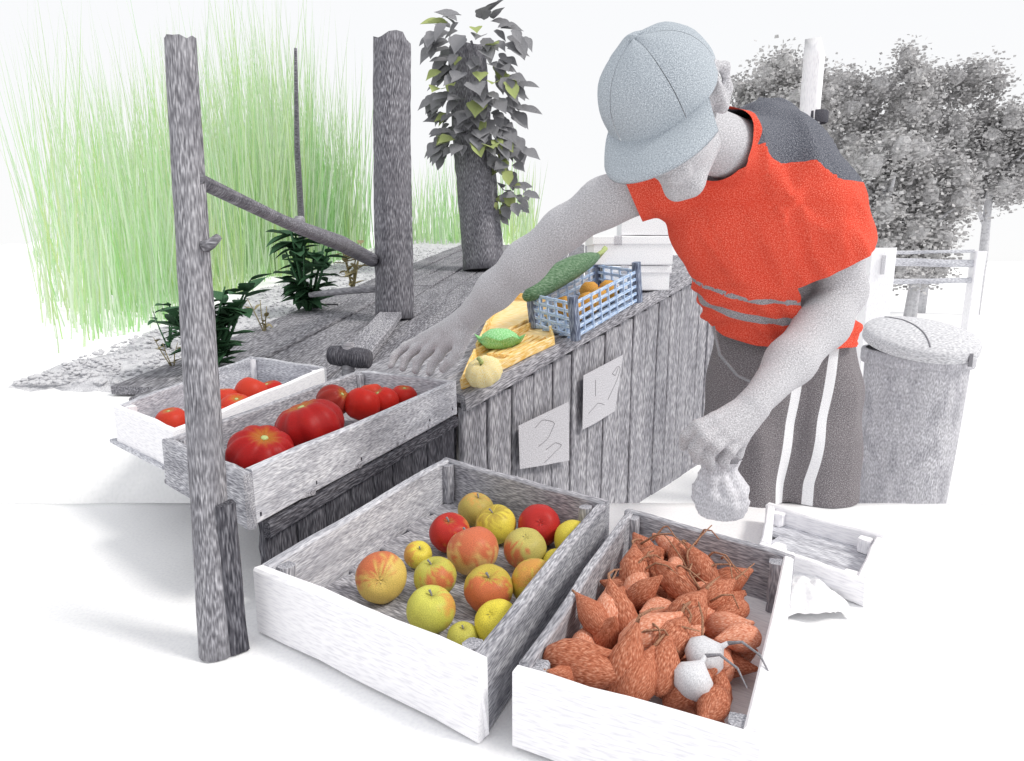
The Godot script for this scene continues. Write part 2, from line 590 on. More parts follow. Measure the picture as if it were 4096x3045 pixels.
func build_land() -> void:
	var st := begin(true)
	quad(st, Vector3(-150, 0, 60), Vector3(150, 0, 60), Vector3(150, 0, -250), Vector3(-150, 0, -250))
	var g := part(self, "ground", finish(st), mt("ground"))
	g.set_meta("kind", "structure")
	# hillside behind the stall
	st = begin(true)
	var nz := 60
	var nx := 40
	var pts := []
	for j in nz + 1:
		var row := []
		var t := float(j) / nz
		var z := -1.45 - 13.5 * t * t * 0.6 - 13.5 * t * 0.4
		for i in nx + 1:
			var xr := minf(skirt_x(z) - 0.12, 0.8)
			var x := lerpf(-7.0, xr, float(i) / nx)
			var y := bed_y(z) - 0.045
			if x < -1.8: y += fold_noise.get_noise_2d(x * 0.12, z * 0.12) * 0.10
			y *= smoothstep(-1.45, -1.8, z)
			if i == 0: y = -0.01
			if i == nx: y = -0.01
			row.append(Vector3(x, maxf(y, -0.01), z))
		pts.append(row)
	for j in nz:
		for i in nx:
			quad(st, pts[j][i], pts[j][i + 1], pts[j + 1][i + 1], pts[j + 1][i])
	var hill := part(self, "hillside", finish(st), mt("ground"))
	hill.set_meta("kind", "structure")
	# gravel strip along the terrace
	st = begin(true)
	pts = []
	for j in 61:
		var z := -2.1 - 8.0 * j / 60.0
		var row := []
		for i in 9:
			var x0 := -1.80 + fold_noise.get_noise_1d(z * 0.3) * 0.1
			var x1 := -1.30 + 0.11 * (-z - 2.0)
			var x := lerpf(x0, x1, i / 8.0)
			row.append(Vector3(x, bed_y(z) - 0.03 + fold_noise.get_noise_2d(x * 1.5, z * 1.5) * 0.025 - (0.03 if i == 0 or j == 0 else 0.0), z))
		pts.append(row)
	for j in 60:
		for i in 8:
			quad(st, pts[j][i], pts[j][i + 1], pts[j + 1][i + 1], pts[j + 1][i])
	var gr := part(self, "gravel_path", finish(st), mt("gravel"))
	gr.set_meta("kind", "structure")
	var pm_ := lathe([Vector2(0.0, -0.55), Vector2(0.7, -0.4), Vector2(1.0, 0.0), Vector2(0.7, 0.42), Vector2(0.0, 0.55)], 7, 0, 0, 0.12)
	var mm := MultiMesh.new()
	mm.transform_format = MultiMesh.TRANSFORM_3D
	mm.mesh = pm_
	mm.instance_count = 2200
	for i in 2200:
		var z := -2.2 - 6.0 * pow(rng.randf(), 1.4)
		var x := rng.randf_range(-1.74, -1.36 + 0.11 * (-z - 2.0))
		var s := rng.randf_range(0.005, 0.013)
		mm.set_instance_transform(i, Transform3D(Basis.from_euler(Vector3(rng.randf(), rng.randf() * 6, rng.randf())).scaled(Vector3(s, s * 0.7, s)), Vector3(x, bed_y(z) - 0.022, z)))
	var mi := MultiMeshInstance3D.new()
	mi.name = "pebbles"
	mi.multimesh = mm
	mi.material_override = mt("pebble")
	add_child(mi)
	tag(mi, "grey pebbles strewn along the edge of the plank terrace", "pebbles", "", "stuff")
	build_reeds()

func blade_mesh() -> ArrayMesh:
	var st := begin(true)
	var n := 4
	for i in n:
		var a := float(i) / n
		var b := float(i + 1) / n
		var wa := 0.5 * (1.0 - pow(a, 2.0))
		var wb := 0.5 * (1.0 - pow(b, 2.0))
		var za := 0.10 * a * a
		var zb := 0.10 * b * b
		quad(st, Vector3(-wa, a, za), Vector3(wa, a, za), Vector3(wb, b, zb), Vector3(-wb, b, zb))
	return finish(st)

func build_reeds() -> void:
	var patch := FastNoiseLite.new()
	patch.seed = 3
	patch.frequency = 0.55
	var xs := []
	var cols := []
	# [count, z near, z far, left, right, height low, height high, density fall to the left]
	var zones := [
		[9000, -2.5, -5.2, -4.6, -1.9, 0.12, 1.75],
		[14000, -5.2, -8.5, -5.4, -1.75, 0.2, 2.9],
		[900, -8.8, -10.5, -1.8, 0.3, 0.2, 1.7],
		[5000, -2.4, -8.0, -5.0, -1.85, 0.05, 0.32],
	]
	for zi in zones.size():
		var zn: Array = zones[zi]
		for i in zn[0]:
			var z: float = lerpf(zn[1], zn[2], rng.randf())
			var x: float = lerpf(zn[3], zn[4], rng.randf())
			var left_edge := -0.66 * -z
			if x < left_edge - 0.25 * rng.randf() * -z * 0.3: continue
			var fade := clampf((x - left_edge) / (0.30 * -z), 0.0, 1.0)
			if rng.randf() > 0.25 + 0.75 * fade: continue
			var pn := patch.get_noise_2d(x, z)
			if rng.randf() > 0.75 + pn * 0.9: continue
			var hh := lerpf(zn[5], zn[6], pow(rng.randf(), 1.35) * (0.75 + 0.5 * patch.get_noise_2d(x * 1.7 - 20, z * 1.7)))
			var w := rng.randf_range(0.0035, 0.008) * (1.0 + 0.12 * -z)
			var turn := rng.randf_range(-0.6, 0.6) + (PI if rng.randf() < 0.5 else 0.0)
			var b := Basis.from_euler(Vector3(rng.randf_range(-0.1, 0.1), turn, rng.randf_range(-0.20, 0.10)))
			b = b.scaled_local(Vector3(w, hh, hh))
			xs.append(Transform3D(b, Vector3(x, bed_y(z) - 0.06, z)))
			var yel := clampf(0.35 + patch.get_noise_2d(x * 1.3 + 40, z * 1.3) * 1.1 + rng.randf_range(-0.2, 0.2), 0, 1)
			var c := Color(0.50, 0.86, 0.38).lerp(Color(0.74, 0.86, 0.36), yel)
			cols.append(c.lerp(Color(0.90, 0.98, 0.86), rng.randf() * 0.95))
	var mm := MultiMesh.new()
	mm.transform_format = MultiMesh.TRANSFORM_3D
	mm.use_colors = true
	mm.mesh = blade_mesh()
	mm.instance_count = xs.size()
	for i in xs.size():
		mm.set_instance_transform(i, xs[i])
		mm.set_instance_color(i, cols[i])
	var mi := MultiMeshInstance3D.new()
	mi.name = "reeds"
	mi.multimesh = mm
	var m: StandardMaterial3D = mt("blade")
	m.backlight_enabled = true
	m.backlight = Color(0.5, 0.6, 0.4)
	mi.material_override = m
	add_child(mi)
	tag(mi, "pale green reeds and tall grass on the bank behind the terrace", "reeds", "", "stuff")

# ---------------------------------------------------------------- table under the crates
func build_table() -> void:
	var t := thing("display_table", "wide low display table covered with a plain white cloth, under the apple and shallot crates", "table", Vector3(0, 0, -0.9))
	var x0 := -1.9
	var x1 := 1.9
	var z0 := 0.50
	var z1 := -0.50
	board(t, "tabletop", Vector3(x0 + 0.01, 0.478, -0.9), Vector3(x1 - 0.01, 0.478, -0.9), Vector3.FORWARD, 0.98, 0.03, mt("wood_white"), 0.0)
	for sx in [-1.8, 0.0, 1.8]:
		for sz in [-0.44, 0.44]:
			board(t, "leg", Vector3(sx, 0.0, -0.9 + sz), Vector3(sx, 0.462, -0.9 + sz), Vector3.FORWARD, 0.06, 0.06, mt("wood_white"), 0.0)
	var st := begin(true)
	var nx := 120
	var nz := 40
	var rows := []
	for j in nz + 1:
		var row := []
		for i in nx + 1:
			var x := lerpf(x0, x1, float(i) / nx)
			var z := lerpf(z0, z1, float(j) / nz)
			var y := 0.4975 + fold_noise.get_noise_2d(x * 0.5, z * 0.5) * 0.0025
			row.append(Vector3(x, y, z))
		rows.append(row)
	# the drop at the far and near edge
	for e in [[0, 1.0], [nz, -1.0]]:
		var row := []
		for i in nx + 1:
			var p: Vector3 = rows[e[0] if e[1] > 0 else rows.size() - 1][i]
			row.append(Vector3(p.x, 0.30 + 0.01 * sin(p.x * 17), p.z + e[1] * (0.015 + 0.012 * sin(p.x * 21.0))))
		if e[1] > 0: rows.insert(0, row)
		else: rows.append(row)
	for j in rows.size() - 1:
		for i in nx:
			quad(st, rows[j][i], rows[j][i + 1], rows[j + 1][i + 1], rows[j + 1][i])
	part(t, "cloth", finish(st), mt("cloth"))

# ---------------------------------------------------------------- crates
func quad_crate(called: String, label: String, q: Array, h: float, th: float, mats: Array, slats: int, nailed := false, group := "") -> Node3D:
	# q: rim corners near-left, near-right, far-right, far-left; mats: near, right, far, left, floor, post
	var up := Vector3.UP
	var mid: Vector3 = (q[0] + q[1] + q[2] + q[3]) / 4.0
	var t := thing(called, label, "crate", mid - up * h, group)
	var nail := board_mesh(0.006, 0.0016, 0.003, 0.0, 1)
	var inn := []
	for c in q: inn.append(c + (mid - c).normalized() * th * 0.72 - up * h * 0.5)
	var names := ["end_board", "side_board", "end_board", "side_board"]
	for i in 4:
		var a: Vector3 = inn[i]
		var b: Vector3 = inn[(i + 1) % 4]
		var d := (b - a).normalized()
		var e := th * 0.5
		if i % 2 == 1: e = -th * 0.52
		board(t, names[i], a - d * e, b + d * e, up, h, th, mats[i], 0.0022)
		var outw := (a + b) * 0.5 - (mid - up * h * 0.5)
		outw = (outw - d * outw.dot(d)).normalized()
		for f in ([0.03, 0.2, 0.4, 0.62, 0.8, 0.97] if nailed and i == 1 else []):
			for k in [-0.3, 0.28]:
				if k > 0: continue
				var np: Vector3 = a.lerp(b, f + rng.randf_range(-0.015, 0.015)) + up * h * (k + rng.randf_range(-0.06, 0.06)) + outw * (th * 0.5 + 0.0008)
				part(t, "nail", nail, mt("dark"), frame_x(up, outw, np - t.position))
	for i in 4:
		var c: Vector3 = q[i] + (mid - q[i]).normalized() * th * 2.6
		var f := frame_x(up, (q[1] - q[0]), Vector3.ZERO)
		board(t, "corner_post", c - up * (h - 0.012), c - up * 0.006, q[1] - q[0], 0.022, 0.022, mats[5], 0.001)
	for i in slats:
		var w0 := (i + 0.5) / slats
		var a: Vector3 = inn[0].lerp(inn[3], w0)
		var b: Vector3 = inn[1].lerp(inn[2], w0)
		var d := (b - a).normalized() * th * 0.6
		a.y = mid.y - h + 0.006
		b.y = a.y
		board(t, "floor_slat", a + d, b - d, (inn[3] - inn[0]), inn[0].distance_to(inn[3]) / slats - 0.004, 0.009, mats[4], 0.001)
	return t

func vary(key: String) -> Material:
	return mt(key, rng.randi() % 8)

# ---------------------------------------------------------------- terrace, posts, plants
func build_terrace() -> void:
	var deck := thing("plank_terrace", "weathered grey plank terrace climbing away behind the tomato crates", "terrace", Vector3(-0.7, 0.6, -1.9))
	var w := 0.165
	for i in 11:
		var x0 := -1.28 + i * (w + 0.012)
		var zs := (-1.80 - maxf(-x0 - 0.95, 0.0) * 0.9) if x0 < -0.3 else -1.75 - (x0 + 0.129) / 0.72 - 0.22
		var z := zs - rng.randf() * 0.02
		while z > -8.3:
			var l := rng.randf_range(1.5, 2.8)
			var ze := maxf(z - l, -8.4)
			var a := Vector3(x0 + 0.11 * (-z - 2.0), bed_y(z) - 0.015 + rng.randf_range(-0.008, 0.006), z)
			var b := Vector3(x0 + 0.11 * (-ze - 2.0), bed_y(ze) - 0.015 + rng.randf_range(-0.008, 0.006), ze)
			var xf := frame_x(b - a, Vector3.UP, (a + b) / 2 - deck.position)
			part(deck, "plank", board_mesh(a.distance_to(b), 0.026, w, 0.003), vary("wood_deck"), xf)
			z = ze - 0.008
	# posts
	var foot := Vector3(-0.4212, 0.5000, -0.8319)
	var top := Vector3(-0.4087, 1.3188, -0.8600)
	var p := thing("stall_post", "slim grey wooden pole standing before the tomato crates, a stub of branch on it", "post", foot)
	var xf := upright(foot, top)
	part(p, "pole", post_mesh(foot.distance_to(top), 0.0262, 0.0185, 14, 0.010, 0.05), mt("wood_post", 1), xf)
	var knot := Vector3(-0.3978, 1.0645, -0.8450)
	part(p, "branch_stub", tube([knot - foot + Vector3(0.004, 0, 0), knot - foot + Vector3(0.016, 0.004, 0.006), knot - foot + Vector3(0.026, 0.012, 0.008)], [0.008, 0.007, 0.005], 7, 0.1), mt("wood_dark", 2))
	foot = Vector3(-0.6124, 0.7480, -3.3121)
	top = Vector3(-0.5790, 2.1127, -3.4000)
	p = thing("stall_post", "thick dark grey post on the terrace with a pole and a bar joined to it", "post", foot)
	part(p, "pole", post_mesh(foot.distance_to(top), 0.095, 0.088, 16, 0.035, 0.05), mt("wood_far", 1), upright(foot, top))
	foot = Vector3(-0.2570, 0.9544, -5.5308)
	top = Vector3(-0.3607, 2.7663, -5.6800)
	p = thing("stall_post", "thick grey post overgrown with climbing ivy, farthest along the terrace", "post", foot)
	part(p, "pole", post_mesh(foot.distance_to(top), 0.165, 0.15, 16, 0.06, 0.07), mt("wood_far", 3), upright(foot, top))
	# stake and poles
	foot = Vector3(-1.6472, 0.8655, -5.1125)
	top = Vector3(-1.2451, 2.2341, -4.0000)
	p = thing("garden_stake", "thin dark stake upright in the gravel among the plants", "stake", foot)
	part(p, "cane", tube([Vector3.ZERO, (top - foot) * 0.3 + Vector3(0.01, 0, 0), (top - foot) * 0.65 - Vector3(0.008, 0, 0), top - foot], [0.026, 0.023, 0.018, 0.008], 8, 0.08), mt("wood_far", 2))
	var tie := Vector3(-1.2806, 1.2683, -4.0000)
	part(p, "tie", lathe([Vector2(0.022, -0.03), Vector2(0.034, -0.015), Vector2(0.034, 0.015), Vector2(0.022, 0.03)], 10), mt("wood_mid"), Transform3D(Basis(), tie - foot))
	var a := Vector3(-0.4007, 1.1486, -0.8500)
	var b := Vector3(-0.7064, 1.0385, -3.3200)
	var pole := thing("diagonal_pole", "dark rough pole slanting from the slim post to the thick post", "pole", a)
	part(pole, "rod", tube([Vector3.ZERO, (b - a) * 0.2 + Vector3(0, -0.004, 0), (b - a) * 0.55 + Vector3(0, 0.006, 0), b - a], [0.0095, 0.013, 0.027, 0.036], 10, 0.1), mt("wood_far", 4))
	a = Vector3(-1.0741, 0.8577, -3.4500)
	b = Vector3(-0.5868, 0.9018, -3.3300)
	pole = thing("cross_bar", "short grey bar running from the dark green plant to the thick post", "bar", a)
	part(pole, "rod", tube([Vector3.ZERO, (b - a) * 0.5 + Vector3(0, 0.004, 0), b - a], [0.014, 0.018, 0.02], 8, 0.08), mt("wood_mid", 2))
	a = Vector3(-0.6215, 0.8194, -3.7571)
	b = Vector3(-0.5763, 0.6917, -2.3836)
	pole = thing("loose_plank", "pale loose plank lying across the terrace boards below the thick post", "plank", (a + b) / 2 - Vector3(0, 0.02, 0))
	board(pole, "board", a, b, Vector3(1, 0, 0.1), 0.11, 0.035, mt("wood_mid", 5), 0.003)
	# mallet standing behind the crate
	var mp := Vector3(-0.5079, 0.6582, -1.9700)
	var mal := thing("mallet", "dark wooden mallet standing head up behind the tomato crates", "mallet", Vector3(mp.x, bed_y(mp.z), mp.z))
	part(mal, "handle", tube([Vector3.ZERO, Vector3(0, 0.07, 0), Vector3(0.002, 0.17, 0)], [0.021, 0.02, 0.018], 10, 0.03), mt("wood_mid", 1))
	var hc := Vector3(-0.5007, 0.7495, -1.9700)
	var prof := [Vector2(0.0, -0.066), Vector2(0.024, -0.066), Vector2(0.03, -0.06), Vector2(0.033, -0.03), Vector2(0.031, 0.0), Vector2(0.033, 0.03), Vector2(0.03, 0.06), Vector2(0.024, 0.066), Vector2(0.0, 0.066)]
	part(mal, "head", lathe(prof, 16, 0, 0, 0.02), mt("wood_skirt", 2), Transform3D(Basis(Vector3(0.05, 0.99, 0), Vector3(0.99, -0.09, 0.1), Vector3(0.1, 0, -1)), hc - mal.position))
	# plants
	plant("leafy_plant", "bushy dark green plant growing in the gravel behind the slim post", Vector3(-1.0845, 0.6521, -2.2804), 0.36, 110, false)
	plant("leafy_plant", "dark green plant climbing at the foot of the thin stake", Vector3(-1.1231, 0.7711, -3.5597), 0.50, 84, false)
	plant("leafy_plant", "small dark green plant peeping out left of the slim pole", Vector3(-1.4629, 0.6936, -2.7268), 0.18, 18, false)
	plant("dry_plant", "withered brown plant low beside the bushy green plant", Vector3(-1.1590, 0.7207, -3.0187), 0.18, 9, true)
	plant("dry_plant", "withered brown plant clump before the thick post", Vector3(-1.0651, 0.8443, -4.3478), 0.34, 30, true)
	plant("dry_plant", "withered brown leaves at the foot of the slim pole", Vector3(-1.2734, 0.6625, -2.3920), 0.13, 8, true)
	# ivy
	var ib := Vector3(-0.2570, 0.9544, -5.5308)
	var ivy := thing("ivy_vine", "grey ivy with a few yellow green leaves hanging thick on the far post", "ivy", ib)
	var path := []
	var rad := []
	for i in 9:
		var tt := i / 8.0
		var q := Vector3(-0.1389, 1.0500, -5.5000).lerp(Vector3(-0.2945, 2.7287, -5.5000), tt)
		path.append(q - ib + Vector3(0.03 * sin(i * 2.1), 0, 0.03 * cos(i * 1.7)))
		rad.append(lerpf(0.022, 0.01, tt))
	part(ivy, "stem", tube(path, rad, 7, 0.1), mt("wood_far", 2))
	var lm := [leaf_mesh(0.20, 0.17, 3, 0.35), leaf_mesh(0.17, 0.15, 3, 0.5), leaf_mesh(0.22, 0.15, 2, 0.25), leaf_mesh(0.15, 0.10, 0, 0.5)]
	var c0 := Vector3(-0.2961, 2.4124, -5.6000)
	for i in 200:
		var v := pow(rng.randf(), 0.85)
		var u := rng.randf_range(-1, 1)
		var y := lerpf(0.62, -0.56, v)
		var wide := 0.30 + 0.06 * sin(v * 14.0)
		if v < 0.1: wide = 0.2
		var ang := u * 1.9
		var q := c0 + Vector3(sin(ang) * wide * rng.randf_range(0.65, 1.1), y * 0.88 - 0.02, cos(ang) * wide * 0.85)
		var dir := Vector3(sin(ang) * 0.8 + rng.randf_range(-0.5, 0.5), rng.randf_range(-0.9, 0.15) + (0.6 if v < 0.08 else 0.0), cos(ang) * 0.7 + 0.2)
		var m := mt("ivy_green") if rng.randf() < 0.1 else mt("ivy", i)
		part(ivy, "leaf", lm[i % 4], m, aim(dir, Vector3(0, 0.8, 0.6), q - ib, rng.randf_range(0.6, 1.0)))
	for i in 46:
		var v := rng.randf()
		var q := Vector3(-0.0784, 2.0034, -5.5000).lerp(Vector3(-0.0115, 1.3502, -5.5000), v) + Vector3(rng.randf_range(-0.13, 0.13), 0, rng.randf_range(-0.1, 0.1))
		var dir := Vector3(rng.randf_range(-0.7, 0.9), rng.randf_range(-0.9, 0.2), rng.randf_range(0.1, 0.8))
		part(ivy, "leaf", lm[(i + 1) % 4], mt("ivy_green") if rng.randf() < 0.22 else mt("ivy", i), aim(dir, Vector3(0, 0.7, 0.7), q - ib, rng.randf_range(0.5, 0.8)))

func plant(called: String, label: String, at: Vector3, h: float, leaves: int, dry: bool) -> void:
	at.y -= 0.03
	var t := thing(called, label, "plant", at)
	var lm := []
	for i in 3: lm.append(leaf_mesh(h * 0.30, h * rng.randf_range(0.13, 0.2), 0 if i < 2 else 2, rng.randf_range(0.1, 0.45)))
	var stems := 3 + leaves / 14
	for s in stems:
		var lean := Vector3(rng.randf_range(-0.45, 0.45), 1.0, rng.randf_range(-0.35, 0.35)) * h * rng.randf_range(0.7, 1.0)
		part(t, "stem", tube([Vector3.ZERO, lean * 0.5 + Vector3(rng.randf_range(-0.01, 0.01), 0.01, 0), lean], [h * 0.02, h * 0.016, h * 0.008], 5), mt("leaf_dry") if dry else mt("leaf", 1))
		for i in leaves / stems:
			var f := rng.randf_range(0.15, 1.0)
			var ang := rng.randf() * TAU
			var dir := Vector3(cos(ang), rng.randf_range(-0.25, 0.9), sin(ang))
			part(t, "leaf", lm[i % 3], mt("leaf_dry", i) if dry else mt("leaf", i), aim(dir, Vector3.UP, lean * f, rng.randf_range(0.7, 1.15)))

# ---------------------------------------------------------------- counter
func build_counter() -> void:
	var e1 := Vector3(-0.1289, 0.6863, -1.7500)
	var e2 := Vector3(-0.1289, 0.6863, -1.7500) + (Vector3(0.7549, 0.9696, -2.9000) - Vector3(-0.1289, 0.6863, -1.7500)) * 1.34
	var hp := Vector3(-0.7929, 0.0000, -0.6094)
	var nn := Vector3(-0.1168, 0.9815, 0.1520)
	var ed := (e2 - e1).normalized()
	var t := thing("market_counter", "sloping plank counter with grey vertical boards behind the man", "counter", Vector3(e1.x, 0, e1.z))
	var flat := Vector3(ed.x, 0, ed.z).normalized()
	var total := Vector2(e2.x - e1.x, e2.z - e1.z).length()
	var n := 17
	for i in n:
		var c := (i + 0.5) / n
		var base := e1.lerp(e2, c)
		var topy := base.y - 0.062
		var foot := Vector3(base.x, 0.0, base.z) + hp * (0.02 + rng.randf_range(0, 0.006))
		board(t, "front_board", foot, Vector3(foot.x, topy, foot.z), flat, total / n - 0.007, 0.018, vary("wood_mid"), 0.0025)
	for i in 4:
		var base := e1 + hp * (0.05 + 0.11 * (i + 0.5)) + flat * 0.012
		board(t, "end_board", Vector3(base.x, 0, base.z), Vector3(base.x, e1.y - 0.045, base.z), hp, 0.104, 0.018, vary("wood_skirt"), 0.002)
	for i in 4:
		var o := hp * (0.0 + 0.125 * (i + 0.5)) - nn * 0.014
		board(t, "top_board", e1 + o - ed * 0.02, e2 + o, hp, 0.121, 0.026, vary("wood_mid"), 0.002)
	board(t, "edge_board", e1 - ed * 0.02 - hp * 0.004 - nn * 0.024, e2 - hp * 0.004 - nn * 0.024, nn, 0.05, 0.018, mt("wood_mid", 3), 0.002)
	# paper signs pinned on the boards
	sign_sheet("grey sheet of paper with a scrawl, pinned low on the counter boards", [Vector3(0.0198, 0.5430, -1.9239), Vector3(0.1935, 0.5679, -2.1498), Vector3(0.2029, 0.3541, -2.1620), Vector3(0.0245, 0.4017, -1.9299)], "paper_grey", [[0.3, 0.2, 0.45, 0.1, 0.7, 0.25, 0.55, 0.5, 0.35, 0.6], [0.5, 0.7, 0.7, 0.62, 0.85, 0.7, 0.6, 0.85, 0.45, 0.95]])
	sign_sheet("pale sheet of paper with loops drawn on it, pinned high on the counter boards", [Vector3(0.2502, 0.6456, -2.2237), Vector3(0.4266, 0.6848, -2.4532), Vector3(0.3991, 0.4697, -2.4173), Vector3(0.2511, 0.4485, -2.2248)], "paper_grey", [[0.3, 0.2, 0.32, 0.5], [0.75, 0.25, 0.9, 0.15, 0.98, 0.25, 0.9, 0.45, 0.7, 0.7], [0.75, 0.25, 0.85, 0.32, 0.9, 0.2], [0.15, 0.75, 0.4, 0.65, 0.6, 0.75]])
	# orange trays
	var up := nn
	low_tray("fruit_tray", "shallow orange tray with a green cabbage in it, on the counter", [Vector3(-0.1153, 0.7382, -2.0743), Vector3(0.1375, 0.8244, -2.4366), Vector3(0.1488, 0.8696, -2.7201), Vector3(-0.0527, 0.8667, -2.8559)], up, 0.035)
	low_tray("fruit_tray", "shallow orange tray at the counter edge holding a pale yellow squash", [Vector3(-0.1426, 0.6865, -1.7617), Vector3(0.1416, 0.7718, -2.0939), Vector3(0.1353, 0.8178, -2.3962), Vector3(-0.1198, 0.7334, -2.0467)], up, 0.03)
	var cb := Vector3(-0.0435, 0.8023, -2.0914)
	var cab := thing("cabbage", "light green cabbage lying in the orange tray", "cabbage", cb - up * 0.05)
	part(cab, "heart", lathe([Vector2(0, -0.044), Vector2(0.045, -0.035), Vector2(0.062, 0.0), Vector2(0.054, 0.036), Vector2(0.03, 0.062), Vector2(0, 0.068)], 24, 0, 0, 0.05), mt("cabbage"), Transform3D(Basis().scaled(Vector3(1.05, 0.6, 1.05)), up * 0.032))
	for i in 6:
		var ang := TAU * i / 6
		part(cab, "leaf", leaf_mesh(0.062, 0.09, 0, -0.5), mt("cabbage"), aim(Vector3(cos(ang), 0.2, sin(ang)), Vector3.UP, up * 0.012 + Vector3(cos(ang), 0, sin(ang)) * 0.03))
	var sq := Vector3(-0.0779, 0.7389, -1.7607)
	var squ := thing("squash", "round pale yellow ribbed squash at the near end of the counter", "squash", sq - up * 0.04)
	part(squ, "fruit", lathe([Vector2(0.004, -0.03), Vector2(0.03, -0.036), Vector2(0.055, -0.015), Vector2(0.058, 0.008), Vector2(0.045, 0.03), Vector2(0.02, 0.036), Vector2(0.004, 0.03)], 36, 10, 0.09), mt("squash"), Transform3D(Basis.from_euler(Vector3(0.5, 0, 0.3)).scaled(Vector3.ONE * 0.9), up * 0.04))
	part(squ, "stem", tube([Vector3(-0.008, 0.062, 0.012), Vector3(-0.014, 0.075, 0.018), Vector3(-0.02, 0.082, 0.022)], [0.007, 0.006, 0.006], 6), mt("marrow_stem"))
	for i in 4:
		var a := Vector3(-0.0129, 0.7480, -1.9801) + hp * 0.025 * i
		var b := Vector3(0.1064, 0.7880, -2.1469) + hp * 0.025 * i
		var sl := thing("wooden_slat", "thin orange wooden slat, one of four lying side by side in the near tray", "slat", (a + b) / 2 - up * 0.005, "slats in the near tray")
		board(sl, "strip", a, b, up, 0.012, 0.016, mt("slat", i), 0.001)
	# blue crate
	var nb := Vector3(0.2098, 0.7861, -2.1008)
	var rb := Vector3(0.4881, 0.8820, -2.5065)
	var wv := Vector3(-0.13, 0.02, -0.20)
	var q := [nb, rb, rb + wv, nb + wv]
	var bc := thing("blue_crate", "blue plastic lattice crate holding a marrow and orange squashes", "crate", (q[0] + q[2]) / 2)
	var hh := 0.135
	for i in 4:
		board(bc, "corner_post", q[i], q[i] + up * (hh + (0.012 if i % 2 == 0 else 0.02)), Vector3(1, 0, -1), 0.028, 0.028, mt("blue_post"), 0.0005)
		var c0: Vector3 = q[i]
		var c1: Vector3 = q[(i + 1) % 4]
		for k in 5:
			var o := up * (0.012 + k * 0.027)
			board(bc, "slat", c0 + o, c1 + o, up, 0.011, 0.006, mt("blue"), 0.0004)
		var m := 8 if i % 2 == 0 else 5
		for k in range(1, m):
			var f := c0.lerp(c1, float(k) / m)
			board(bc, "upright", f + up * 0.006, f + up * 0.126, c1 - c0, 0.007, 0.009, mt("blue"), 0.0004)
	for k in 5:
		board(bc, "floor_slat", q[0].lerp(q[3], (k + 0.5) / 5) + up * 0.003, q[1].lerp(q[2], (k + 0.5) / 5) + up * 0.003, q[3] - q[0], 0.03, 0.005, mt("blue"), 0.0004)
	# vegetables in it
	var spots := [[0.22, 0.35, 0.042], [0.42, 0.35, 0.046], [0.62, 0.4, 0.042], [0.82, 0.45, 0.044], [0.3, 0.72, 0.04], [0.7, 0.75, 0.044]]
	var desc := ["nearest the corner post by the orange trays", "second along the lattice side", "third along the lattice side", "at the far end of the lattice side", "half under the marrow", "behind the others below the marrow tip"]
	for i in spots.size():
		var s: Array = spots[i]
		var at: Vector3 = q[0].lerp(q[1], s[0]) + wv * s[1] + up * (0.012 + s[2])
		var o := thing("orange_squash", "small orange squash in the blue crate, " + desc[i], "squash", at - up * s[2])
		part(o, "fruit", lathe([Vector2(0, -0.9), Vector2(0.5, -0.78), Vector2(0.85, -0.3), Vector2(0.9, 0.1), Vector2(0.62, 0.62), Vector2(0.2, 0.85), Vector2(0, 0.82)], 22, 8, 0.06), mt("carrot"), Transform3D(Basis.from_euler(Vector3(0.8, i, 0.9)).scaled(Vector3.ONE * s[2]), up * s[2]))
	var ma := Vector3(0.0473, 0.9169, -2.2200)
	var mb := Vector3(0.3270, 1.0569, -2.5200)
	var mar := thing("marrow", "big dark green marrow lying across the blue crate", "marrow", (ma + mb) / 2 - Vector3(0, 0.045, 0))
	var o0 := mar.position
	var pts := []
	var rad := []
	for i in 13:
		var f := i / 12.0
		pts.append(ma.lerp(mb, f) - o0 + Vector3(0, 0.012 * sin(f * PI), 0))
		rad.append(0.046 * pow(sin(PI * clampf(f * 0.94 + 0.03, 0.0, 1.0)), 0.45) * lerpf(1.02, 0.86, f))
	part(mar, "fruit", tube(pts, rad, 18, 0.012), mt("marrow"), Transform3D())
	part(mar, "stem", tube([mb - o0, Vector3(0.3519, 1.0746, -2.5500) - o0, Vector3(0.3636, 1.0887, -2.5600) - o0], [0.013, 0.009, 0.011], 7), mt("marrow_stem"))
	# white cartons
	var cbase := Vector3(0.5035, 0.9191, -2.7671)
	carton("long white carton at the bottom of the stack behind the marrow", cbase, Vector3(0.27, 0.10, 0.2), 0.08)
	carton("wide white carton in the middle of the stack behind the marrow", cbase + Vector3(-0.015, 0.103, 0), Vector3(0.32, 0.115, 0.22), 0.02)
	carton("small white carton on top of the stack behind the marrow", cbase + Vector3(0.05, 0.221, 0), Vector3(0.21, 0.15, 0.2), -0.06)

func carton(label: String, at: Vector3, s: Vector3, turn: float) -> void:
	var t := thing("white_carton", label, "carton", at)
	t.rotation.y = turn
	var b := board_mesh(s.x, s.y * 0.84, s.z, 0.001, 3)
	part(t, "box", b, mt("paper"), Transform3D(Basis(), Vector3(0, s.y * 0.42, 0)))
	part(t, "lid", board_mesh(s.x + 0.012, s.y * 0.3, s.z + 0.012, 0.001, 3), mt("paper"), Transform3D(Basis(), Vector3(0, s.y * 0.85, 0)))
	part(t, "tape", board_mesh(0.03, s.y * 0.3 + 0.002, s.z + 0.015, 0.0, 1), mt("paper_grey"), Transform3D(Basis(), Vector3(-s.x * 0.2, s.y * 0.85, 0)))

